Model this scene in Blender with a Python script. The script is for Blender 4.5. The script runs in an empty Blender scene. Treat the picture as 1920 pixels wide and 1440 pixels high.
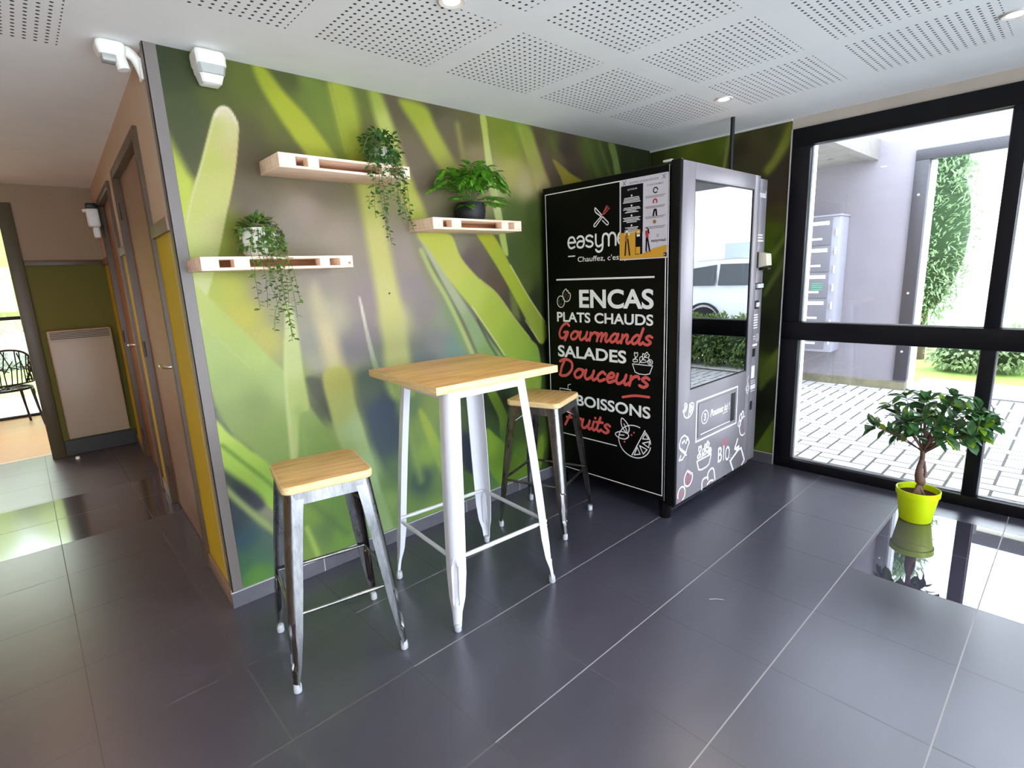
import bpy, bmesh, math, random
import numpy as np
from mathutils import Vector, Matrix

SC = bpy.context.scene
COL = SC.collection
PI = math.pi

# ---------------------------------------------------------------- camera
def make_camera():
    yaw, pitch, roll, f_px = math.radians(47.6296), math.radians(-11.6892), math.radians(-2.4967), 993.6
    fw = Vector((math.cos(pitch) * math.cos(yaw), math.cos(pitch) * math.sin(yaw), math.sin(pitch)))
    r = Vector((math.sin(yaw), -math.cos(yaw), 0))
    u = r.cross(fw)
    r2 = r * math.cos(roll) + u * math.sin(roll)
    u2 = -r * math.sin(roll) + u * math.cos(roll)
    cd = bpy.data.cameras.new('camera')
    cd.sensor_width = 36.0
    cd.lens = 36.0 * f_px / 1920.0
    cd.clip_start, cd.clip_end = 0.05, 200
    co = bpy.data.objects.new('camera', cd)
    COL.objects.link(co)
    m = Matrix(((r2.x, u2.x, -fw.x, -0.5009), (r2.y, u2.y, -fw.y, -2.4765), (r2.z, u2.z, -fw.z, 1.4279), (0, 0, 0, 1)))
    co.matrix_world = m
    SC.camera = co
make_camera()

# ---------------------------------------------------------------- overcast sky, exposure, cycles settings
def make_world():
    w = bpy.data.worlds.new('overcast_sky')
    SC.world = w
    w.use_nodes = True
    nt = w.node_tree
    nt.nodes.clear()
    tc = nt.nodes.new('ShaderNodeTexCoord')
    sep = nt.nodes.new('ShaderNodeSeparateXYZ')
    ramp = nt.nodes.new('ShaderNodeValToRGB')
    ramp.color_ramp.elements[0].position = 0.0
    ramp.color_ramp.elements[0].color = (0.81, 0.88, 1.0, 1)
    ramp.color_ramp.elements[1].position = 0.9
    ramp.color_ramp.elements[1].color = (0.74, 0.84, 1.0, 1)
    bg = nt.nodes.new('ShaderNodeBackground')
    bg.inputs['Strength'].default_value = SKY
    out = nt.nodes.new('ShaderNodeOutputWorld')
    nt.links.new(tc.outputs['Generated'], sep.inputs[0])
    nt.links.new(sep.outputs['Z'], ramp.inputs[0])
    nt.links.new(ramp.outputs[0], bg.inputs['Color'])
    nt.links.new(bg.outputs[0], out.inputs['Surface'])
SKY = 4.0
make_world()
SC.view_settings.view_transform = 'Standard'
SC.view_settings.look = 'None'
SC.view_settings.gamma = 1.0
SC.view_settings.use_curve_mapping = False
SC.view_settings.exposure = 1.48
SC.cycles.use_denoising = True
SC.cycles.max_bounces = 8
SC.cycles.diffuse_bounces = 5
SC.cycles.glossy_bounces = 4
SC.cycles.transmission_bounces = 6
SC.cycles.transparent_max_bounces = 16
SC.cycles.caustics_reflective = True
SC.cycles.blur_glossy = 1.0
SC.cycles.caustics_refractive = False
SC.cycles.sample_clamp_indirect = 8.0

# portals that only help the sampling of the sky through the glazing
def portal(name, loc, rot, sx, sy):
    l = bpy.data.lights.new(name, 'AREA')
    l.shape = 'RECTANGLE'
    l.size, l.size_y = sx, sy
    l.cycles.is_portal = True
    o = bpy.data.objects.new(name, l)
    COL.objects.link(o)
    o.location = loc
    o.rotation_euler = rot
portal('sky_portal_right', (3.42, -2.48, 1.1), (0, PI / 2, 0), 2.15, 2.8)
portal('sky_portal_back', (0.3, -3.94, 1.15), (PI / 2, 0, PI), 6.0, 2.2)
portal('sky_portal_garden', (-1.0, 6.1, 1.15), (-PI / 2, 0, 0), 2.2, 2.2)
# ---------------------------------------------------------------- mesh helpers
def V(*a): return Vector(a)

class MB:
    """collects shapes and links them as ONE mesh object"""
    def __init__(s):
        s.v, s.f, s.m = [], [], []
    def add(s, vs, fs, mi=0):
        o = len(s.v)
        s.v += [tuple(p) for p in vs]
        s.f += [tuple(i + o for i in f) for f in fs]
        s.m += [mi] * len(fs)
    def box(s, x0, x1, y0, y1, z0, z1, mi=0, T=None):
        vs = [Vector((x, y, z)) for z in (z0, z1) for y in (y0, y1) for x in (x0, x1)]
        if T: vs = [T(p) for p in vs]
        s.add(vs, [(0, 2, 3, 1), (4, 5, 7, 6), (0, 1, 5, 4), (2, 6, 7, 3), (0, 4, 6, 2), (1, 3, 7, 5)], mi)
    def bbox(s, x0, x1, y0, y1, z0, z1, b=0.003, seg=2, mi=0, T=None):
        bm = bmesh.new()
        vs = [bm.verts.new((x, y, z)) for z in (z0, z1) for y in (y0, y1) for x in (x0, x1)]
        for f in [(0, 2, 3, 1), (4, 5, 7, 6), (0, 1, 5, 4), (2, 6, 7, 3), (0, 4, 6, 2), (1, 3, 7, 5)]:
            bm.faces.new([vs[i] for i in f])
        b = min(b, 0.45 * min(x1 - x0, y1 - y0, z1 - z0))
        bmesh.ops.bevel(bm, geom=list(bm.edges), offset=b, segments=seg, profile=0.5, affect='EDGES')
        bm.verts.index_update()
        P = [v.co.copy() for v in bm.verts]
        if T: P = [T(p) for p in P]
        F = [tuple(v.index for v in f.verts) for f in bm.faces]
        bm.free()
        s.add(P, F, mi)
    def tube(s, path, r, n=8, mi=0, cap=True, flat=1.0):
        path = [Vector(p) for p in path]
        k = len(path)
        rs = r if isinstance(r, (list, tuple)) else [r] * k
        rings = []
        t0 = (path[1] - path[0]).normalized()
        ref = Vector((0, 0, 1)) if abs(t0.z) < 0.9 else Vector((1, 0, 0))
        nrm = (ref - t0 * ref.dot(t0)).normalized()
        for i in range(k):
            t = (path[min(i + 1, k - 1)] - path[max(i - 1, 0)])
            t = t.normalized() if t.length > 1e-9 else t0
            nrm = nrm - t * nrm.dot(t)
            nrm = nrm.normalized() if nrm.length > 1e-6 else t.orthogonal().normalized()
            bi = t.cross(nrm)
            rings.append([path[i] + nrm * (rs[i] * flat * math.cos(2 * PI * j / n)) + bi * (rs[i] * math.sin(2 * PI * j / n)) for j in range(n)])
        vs = [p for rg in rings for p in rg]
        fs = [(i * n + j, i * n + (j + 1) % n, (i + 1) * n + (j + 1) % n, (i + 1) * n + j) for i in range(k - 1) for j in range(n)]
        if cap:
            fs.append(tuple(range(n - 1, -1, -1)))
            fs.append(tuple((k - 1) * n + j for j in range(n)))
        s.add(vs, fs, mi)
    def lathe(s, prof, n=32, c=(0, 0, 0), mi=0, T=None):
        vs, fs = [], []
        for r, z in prof:
            for j in range(n):
                a = 2 * PI * j / n
                p = Vector((c[0] + r * math.cos(a), c[1] + r * math.sin(a), c[2] + z))
                vs.append(T(p) if T else p)
        k = len(prof)
        for i in range(k - 1):
            for j in range(n):
                fs.append((i * n + j, i * n + (j + 1) % n, (i + 1) * n + (j + 1) % n, (i + 1) * n + j))
        if prof[0][0] > 1e-6: fs.append(tuple(range(n - 1, -1, -1)))
        if prof[-1][0] > 1e-6: fs.append(tuple((k - 1) * n + j for j in range(n)))
        s.add(vs, fs, mi)
    def loft(s, rings, mi=0, cap=True, closed=True):
        n = len(rings[0])
        vs = [p for r in rings for p in r]
        fs = []
        for i in range(len(rings) - 1):
            for j in range(n if closed else n - 1):
                fs.append((i * n + j, i * n + (j + 1) % n, (i + 1) * n + (j + 1) % n, (i + 1) * n + j))
        if cap:
            fs.append(tuple(range(n - 1, -1, -1)))
            fs.append(tuple((len(rings) - 1) * n + j for j in range(n)))
        s.add(vs, fs, mi)
    def prism(s, poly, h0, h1, T=None, mi=0):
        """2D polygon (u,v) pulled from h0 to h1; T maps (u,v,h) into the place"""
        n = len(poly)
        vs = [Vector((u, v, h0)) for u, v in poly] + [Vector((u, v, h1)) for u, v in poly]
        if T: vs = [T(p) for p in vs]
        s.add(vs, [tuple(range(n - 1, -1, -1)), tuple(range(n, 2 * n))] + [(j, (j + 1) % n, n + (j + 1) % n, n + j) for j in range(n)], mi)
    def build(s, name, mat, parent=None, smooth=None, attr=None):
        me = bpy.data.meshes.new(name)
        me.from_pydata(s.v, [], s.f)
        mats = mat if isinstance(mat, (list, tuple)) else [mat]
        for m in mats: me.materials.append(m)
        if len(mats) > 1: me.polygons.foreach_set('material_index', s.m)
        if smooth is not None:
            me.polygons.foreach_set('use_smooth', [True] * len(me.polygons))
            if smooth < 180: me.set_sharp_from_angle(angle=math.radians(smooth))
        me.update()
        o = bpy.data.objects.new(name, me)
        COL.objects.link(o)
        if parent: o.parent = parent
        return o

def thing(name, label, cat, loc=(0, 0, 0), rz=0.0, group=None):
    o = bpy.data.objects.new(name, None)
    o.empty_display_size = 0.1
    COL.objects.link(o)
    o.location = loc
    o.rotation_euler = (0, 0, rz)
    return tag(o, label, cat, group)
def tag(o, label, cat, group=None, kind=None):
    o['label'] = label
    o['category'] = cat
    if group: o['group'] = group
    if kind: o['kind'] = kind
    return o
def struct(o, label=None):
    o['kind'] = 'structure'
    if label: o['label'] = label
    return o
def copy_thing(root, loc=None, rz=None):
    c = root.copy()
    COL.objects.link(c)
    if loc is not None: c.location = loc
    if rz is not None: c.rotation_euler = (0, 0, rz)
    for ch in list(root.children):
        d = ch.copy(); COL.objects.link(d); d.parent = c
        for g in list(ch.children):
            e = g.copy(); COL.objects.link(e); e.parent = d
    return c

def catmull(P, k=8, closed=False):
    P = [tuple(p) for p in P]
    n = len(P)
    if n < 3 and not closed: return P
    out = []
    for i in range(n if closed else n - 1):
        if closed: a, b, c, d = P[(i - 1) % n], P[i], P[(i + 1) % n], P[(i + 2) % n]
        else: a, b, c, d = P[max(i - 1, 0)], P[i], P[i + 1], P[min(i + 2, n - 1)]
        for j in range(k):
            t = j / k
            out.append(tuple(0.5 * (2 * b[q] + (c[q] - a[q]) * t + (2 * a[q] - 5 * b[q] + 4 * c[q] - d[q]) * t * t + (3 * b[q] - a[q] - 3 * c[q] + d[q]) * t ** 3) for q in range(len(b))))
    out.append(P[0] if closed else P[-1])
    return out

# ---------------------------------------------------------------- material helpers
def srgb(h):
    return tuple((c / 255 / 12.92 if c / 255 <= 0.04045 else ((c / 255 + 0.055) / 1.055) ** 2.4) for c in h)
def new_mat(name):
    m = bpy.data.materials.new(name)
    m.use_nodes = True
    return m, m.node_tree, m.node_tree.nodes['Principled BSDF']
def pmat(name, col, rough=0.5, metal=0.0, var=0.0, scale=20.0, stretch=(1, 1, 1), bump=0.0, spec=0.5, coat=0.0, rvar=0.0, trans=0.0, sss=0.0):
    """principled surface whose colour, roughness and relief are broken up by noise"""
    m, nt, b = new_mat(name)
    c = srgb(col) if max(col) > 1 else col
    b.inputs['Roughness'].default_value = rough
    b.inputs['Metallic'].default_value = metal
    b.inputs['Specular IOR Level'].default_value = spec
    b.inputs['Coat Weight'].default_value = coat
    b.inputs['Coat Roughness'].default_value = 0.08
    if trans: b.inputs['Transmission Weight'].default_value = trans
    tc = nt.nodes.new('ShaderNodeTexCoord')
    mp = nt.nodes.new('ShaderNodeMapping')
    mp.inputs['Scale'].default_value = stretch
    nz = nt.nodes.new('ShaderNodeTexNoise')
    nz.inputs['Scale'].default_value = scale
    nz.inputs['Detail'].default_value = 5
    nt.links.new(tc.outputs['Object'], mp.inputs[0])
    nt.links.new(mp.outputs[0], nz.inputs['Vector'])
    r = nt.nodes.new('ShaderNodeValToRGB')
    lo, hi = 1 - var, 1 + var
    r.color_ramp.elements[0].position, r.color_ramp.elements[1].position = 0.3, 0.7
    r.color_ramp.elements[0].color = (c[0] * lo, c[1] * lo, c[2] * lo, 1)
    r.color_ramp.elements[1].color = (min(c[0] * hi, 1), min(c[1] * hi, 1), min(c[2] * hi, 1), 1)
    nt.links.new(nz.outputs[0], r.inputs[0])
    nt.links.new(r.outputs[0], b.inputs['Base Color'])
    if rvar:
        mr = nt.nodes.new('ShaderNodeMapRange')
        mr.inputs['To Min'].default_value = max(rough - rvar, 0.02)
        mr.inputs['To Max'].default_value = min(rough + rvar, 1)
        nt.links.new(nz.outputs[0], mr.inputs['Value'])
        nt.links.new(mr.outputs[0], b.inputs['Roughness'])
    if bump:
        bp = nt.nodes.new('ShaderNodeBump')
        bp.inputs['Strength'].default_value = bump
        bp.inputs['Distance'].default_value = 0.002
        nt.links.new(nz.outputs[0], bp.inputs['Height'])
        nt.links.new(bp.outputs[0], b.inputs['Normal'])
    return m
class NX:
    """tiny builder for math node chains"""
    def __init__(s, nt): s.nt = nt
    def op(s, kind, a, b=None, c=None):
        n = s.nt.nodes.new('ShaderNodeMath')
        n.operation = kind
        for i, q in enumerate((a, b, c)):
            if q is None: continue
            if isinstance(q, (int, float)): n.inputs[i].default_value = q
            else: s.nt.links.new(q, n.inputs[i])
        return n.outputs[0]
    def between(s, x, lo, hi): return s.op('MULTIPLY', s.op('GREATER_THAN', x, lo), s.op('LESS_THAN', x, hi))
    def mix(s, fac, a, b):
        n = s.nt.nodes.new('ShaderNodeMix')
        n.data_type = 'RGBA'
        s.nt.links.new(fac, n.inputs['Factor'])
        for key, q in (('A', a), ('B', b)):
            sock = [i for i in n.inputs if i.name == key and i.type == 'RGBA'][0]
            if isinstance(q, tuple): sock.default_value = q + (1,) if len(q) == 3 else q
            else: s.nt.links.new(q, sock)
        return [o for o in n.outputs if o.type == 'RGBA'][0]
def noise(nt, vec, scale, detail=4, rough=0.55):
    n = nt.nodes.new('ShaderNodeTexNoise')
    n.inputs['Scale'].default_value = scale
    n.inputs['Detail'].default_value = detail
    n.inputs['Roughness'].default_value = rough
    nt.links.new(vec, n.inputs['Vector'])
    return n.outputs[0]
def mapping(nt, scale=(1, 1, 1), rot=(0, 0, 0), coord='Object'):
    tc = nt.nodes.new('ShaderNodeTexCoord')
    mp = nt.nodes.new('ShaderNodeMapping')
    mp.inputs['Scale'].default_value = scale
    mp.inputs['Rotation'].default_value = rot
    nt.links.new(tc.outputs[coord], mp.inputs[0])
    return mp.outputs[0]
def ramp(nt, fac, stops):
    r = nt.nodes.new('ShaderNodeValToRGB')
    e = r.color_ramp.elements
    e[0].position, e[0].color = stops[0][0], tuple(stops[0][1]) + (1,)
    e[1].position, e[1].color = stops[-1][0], tuple(stops[-1][1]) + (1,)
    for p, c in stops[1:-1]:
        q = e.new(p); q.color = tuple(c) + (1,)
    nt.links.new(fac, r.inputs[0])
    return r.outputs[0]
def wood_mat(name, light, mid, dark, stretch=(2, 30, 30), rough=0.45, knots=0.4, stave=0.0):
    m, nt, b = new_mat(name)
    v = mapping(nt, stretch)
    n1 = noise(nt, v, 1.6, 6, 0.6)
    n2 = noise(nt, mapping(nt, tuple(q * 3 for q in stretch)), 2.5, 3, 0.5)
    x = NX(nt)
    f = x.op('ADD', x.op('MULTIPLY', n1, 0.75), x.op('MULTIPLY', n2, 0.25))
    if stave:
        sp = nt.nodes.new('ShaderNodeSeparateXYZ')
        tc = nt.nodes.new('ShaderNodeTexCoord')
        nt.links.new(tc.outputs['Object'], sp.inputs[0])
        wn = nt.nodes.new('ShaderNodeTexWhiteNoise')
        wn.noise_dimensions = '1D'
        nt.links.new(x.op('FLOOR', x.op('DIVIDE', sp.outputs['Y'], stave)), wn.inputs['W'])
        f = x.op('ADD', f, x.op('MULTIPLY', x.op('SUBTRACT', wn.outputs['Value'], 0.5), 0.16))
    c = ramp(nt, f, [(0.3, srgb(dark)), (0.5, srgb(mid)), (0.68, srgb(light))])
    nt.links.new(c, b.inputs['Base Color'])
    b.inputs['Roughness'].default_value = rough
    return m
def glass_mat(name, tint=(1, 1, 1), ior=1.5, rough=0.0, gain=1.0):
    """thin pane: lets light straight through, mirrors by Fresnel"""
    m = bpy.data.materials.new(name)
    m.use_nodes = True
    nt = m.node_tree
    nt.nodes.clear()
    tr = nt.nodes.new('ShaderNodeBsdfTransparent'); tr.inputs[0].default_value = tint + (1,)
    gl = nt.nodes.new('ShaderNodeBsdfGlossy'); gl.inputs['Roughness'].default_value = rough
    fr = nt.nodes.new('ShaderNodeFresnel'); fr.inputs['IOR'].default_value = ior
    mx = nt.nodes.new('ShaderNodeMixShader')
    out = nt.nodes.new('ShaderNodeOutputMaterial')
    x = NX(nt)
    f = x.op('MINIMUM', x.op('MULTIPLY', fr.outputs[0], gain), 1.0)
    nt.links.new(f, mx.inputs[0])
    nt.links.new(tr.outputs[0], mx.inputs[1])
    nt.links.new(gl.outputs[0], mx.inputs[2])
    nt.links.new(mx.outputs[0], out.inputs['Surface'])
    return m
def emit_mat(name, col, strength):
    m, nt, b = new_mat(name)
    b.inputs['Base Color'].default_value = tuple(col) + (1,)
    b.inputs['Emission Color'].default_value = tuple(col) + (1,)
    b.inputs['Emission Strength'].default_value = strength
    return m

# ---------------------------------------------------------------- flat lettering and line drawings
LIFT = [0]
def raiser(T, p):
    """each stroke sits a few thousandths of a millimetre above the one before, so that crossings stay clean"""
    e = 0.001
    o = T(p[0], p[1])
    n = (T(p[0] + e, p[1]) - o).cross(T(p[0], p[1] + e) - o).normalized()
    LIFT[0] = (LIFT[0] + 1) % 64
    d = n * (LIFT[0] * 6e-6)
    return lambda u, v: T(u, v) + d
def ribbon(mb, pts, w, T, n=10):
    """a brush line of width w with round ends; T maps (u,v) to a point"""
    q = []
    for p in pts:
        p = Vector((p[0], p[1]))
        if not q or (p - q[-1]).length > 1e-6: q.append(p)
    if len(q) < 2: return disc(mb, q[0], w / 2, T, n)
    h = w / 2
    runs, cur = [], [q[0]]
    for i in range(1, len(q)):
        cur.append(q[i])
        if i < len(q) - 1 and (q[i] - q[i - 1]).angle(q[i + 1] - q[i]) > 0.75:
            runs.append(cur); cur = [q[i]]
    runs.append(cur)
    for r in runs:
        R = raiser(T, r[0])
        vs = []
        for i, p in enumerate(r):
            d = (r[min(i + 1, len(r) - 1)] - r[max(i - 1, 0)])
            if d.length < 1e-9: d = r[min(i + 1, len(r) - 1)] - p
            s = Vector((-d.y, d.x)).normalized() * h
            vs += [R(*(p + s)), R(*(p - s))]
        mb.add(vs, [(2 * i, 2 * i + 1, 2 * i + 3, 2 * i + 2) for i in range(len(r) - 1)])
    for p in [q[0]] + [r[-1] for r in runs]: disc(mb, p, h, T, n)
def disc(mb, c, r, T, n=20):
    R = raiser(T, c)
    mb.add([R(c[0] + r * math.cos(2 * PI * j / n), c[1] + r * math.sin(2 * PI * j / n)) for j in range(n)], [tuple(range(n))])
def rect(mb, u0, u1, v0, v1, T):
    R = raiser(T, (u0, v0))
    mb.add([R(u0, v0), R(u1, v0), R(u1, v1), R(u0, v1)], [(0, 1, 2, 3)])
def frame_rect(mb, u0, u1, v0, v1, w, T):
    rect(mb, u0, u1, v0, v0 + w, T); rect(mb, u0, u1, v1 - w, v1, T)
    rect(mb, u0, u0 + w, v0 + w, v1 - w, T); rect(mb, u1 - w, u1, v0 + w, v1 - w, T)
def text_block(mb, s, box, T, bold=0.0, shear=0.0):
    """letters of the built-in font fitted into box = (u0, u1, v0, v1)"""
    cu = bpy.data.curves.new('t', 'FONT')
    cu.body = s
    cu.offset = bold
    cu.shear = shear
    cu.resolution_u = 6
    o = bpy.data.objects.new('t', cu)
    COL.objects.link(o)
    dg = bpy.context.evaluated_depsgraph_get()
    me = bpy.data.meshes.new_from_object(o.evaluated_get(dg))
    xs = [v.co.x for v in me.vertices]; ys = [v.co.y for v in me.vertices]
    x0, x1, y0, y1 = min(xs), max(xs), min(ys), max(ys)
    u0, u1, v0, v1 = box
    vs = [T(u0 + (v.co.x - x0) / (x1 - x0) * (u1 - u0), v0 + (v.co.y - y0) / (y1 - y0) * (v1 - v0)) for v in me.vertices]
    mb.add(vs, [tuple(p.vertices) for p in me.polygons])
    bpy.data.objects.remove(o)
    bpy.data.meshes.remove(me)
    bpy.data.curves.remove(cu)

SCRIPT = {  # brush-script letters: strokes in x-height units, then the advance
 'G': ([[(.95,1.65),(.62,1.92),(.2,1.5),(0,.7),(.2,.1),(.6,.15),(.85,.85)],[(.5,.8),(.92,.85),(.84,.3),(.72,-.2)]], 1.2),
 'D': ([[(.3,1.75),(.12,.95),(.08,.15)],[(-.12,1.6),(.35,1.9),(.95,1.65),(1.08,.9),(.75,.2),(.3,0),(.02,.1)]], 1.28),
 'F': ([[(.5,1.7),(.3,.8),(.05,-.1)],[(-.05,1.55),(.3,1.8),(1.1,1.75)],[(.1,.85),(.7,.95)]], 1.0),
 'o': ([[(.62,.95),(.28,.95),(.0,.45),(.18,.02),(.5,.1),(.72,.55),(.62,.95),(.88,.8)]], .9),
 'u': ([[(0,1),(-.04,.35),(.14,0),(.42,.2),(.62,.6),(.66,1)],[(.66,1),(.6,.3),(.74,0),(.98,.25)]], .95),
 'r': ([[(0,.95),(.02,.5),(0,0)],[(.02,.5),(.22,.88),(.5,1.0),(.62,.78)]], .68),
 'm': ([[(0,.95),(.02,.5),(0,0)],[(.02,.45),(.28,.95),(.44,.85),(.4,.0)],[(.42,.45),(.7,.95),(.86,.85),(.8,.25),(.94,0),(1.15,.25)]], 1.15),
 'n': ([[(0,.95),(.02,.5),(0,0)],[(.02,.45),(.3,.95),(.5,.85),(.46,.25),(.6,0),(.84,.25)]], .85),
 'a': ([[(.64,.85),(.34,1.0),(.02,.5),(.15,.02),(.45,.2),(.66,.85)],[(.68,1),(.62,.3),(.76,0),(1.0,.25)]], .98),
 'd': ([[(.64,.85),(.34,1.0),(.02,.5),(.15,.02),(.45,.2),(.66,.85)],[(.8,1.75),(.7,1.0),(.62,.3),(.76,0),(1.0,.25)]], .98),
 's': ([[(.6,.85),(.34,1.0),(.12,.75),(.34,.52),(.56,.28),(.32,0),(.0,.12)]], .7),
 'c': ([[(.6,.8),(.34,1.0),(.02,.5),(.2,0),(.62,.25)]], .72),
 'e': ([[(.04,.42),(.46,.6),(.5,.92),(.26,1.0),(.02,.5),(.2,0),(.64,.25)]], .74),
 'i': ([[(.04,1),(-.02,.3),(.14,0),(.38,.25)],[(.1,1.42),(.12,1.44)]], .42),
 't': ([[(.14,1.6),(.02,.8),(-.02,.3),(.16,0),(.4,.25)],[(-.2,1.0),(.42,1.08)]], .5),
}
def script_word(mb, word, u0, u1, v0, xh, w, T, slant=0.3):
    tot = sum(SCRIPT[c][1] for c in word)
    k = (u1 - u0 - w) / tot
    u = u0 + w / 2
    for c in word:
        st, adv = SCRIPT[c]
        for s in st:
            P = catmull(s, 7)
            ribbon(mb, [(u + (p[0] * 0.92) * k + p[1] * xh * slant * 0.6, v0 + w / 2 + p[1] * (xh - w * 0.5)) for p in P], w, T, 8)
        u += adv * k
def strokes(mb, L, box, w, T, smooth=True):
    """line icon: polylines in a unit square fitted into box; a leading 'L' keeps straight corners, 'C' closes"""
    u0, u1, v0, v1 = box
    for s in L:
        mode = ''
        if isinstance(s[0], str): mode, s = s[0], s[1:]
        P = list(s)
        if 'L' not in mode: P = catmull(P, 6, 'C' in mode)
        elif 'C' in mode: P = P + [P[0]]
        ribbon(mb, [(u0 + p[0] * (u1 - u0), v0 + p[1] * (v1 - v0)) for p in P], w, T, 8)
def circ(cx, cy, rx, ry=None, a0=0, a1=360, n=16):
    ry = rx if ry is None else ry
    return ['L'] + [(cx + rx * math.cos(math.radians(a0 + (a1 - a0) * i / n)), cy + ry * math.sin(math.radians(a0 + (a1 - a0) * i / n))) for i in range(n + 1)]
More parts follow.
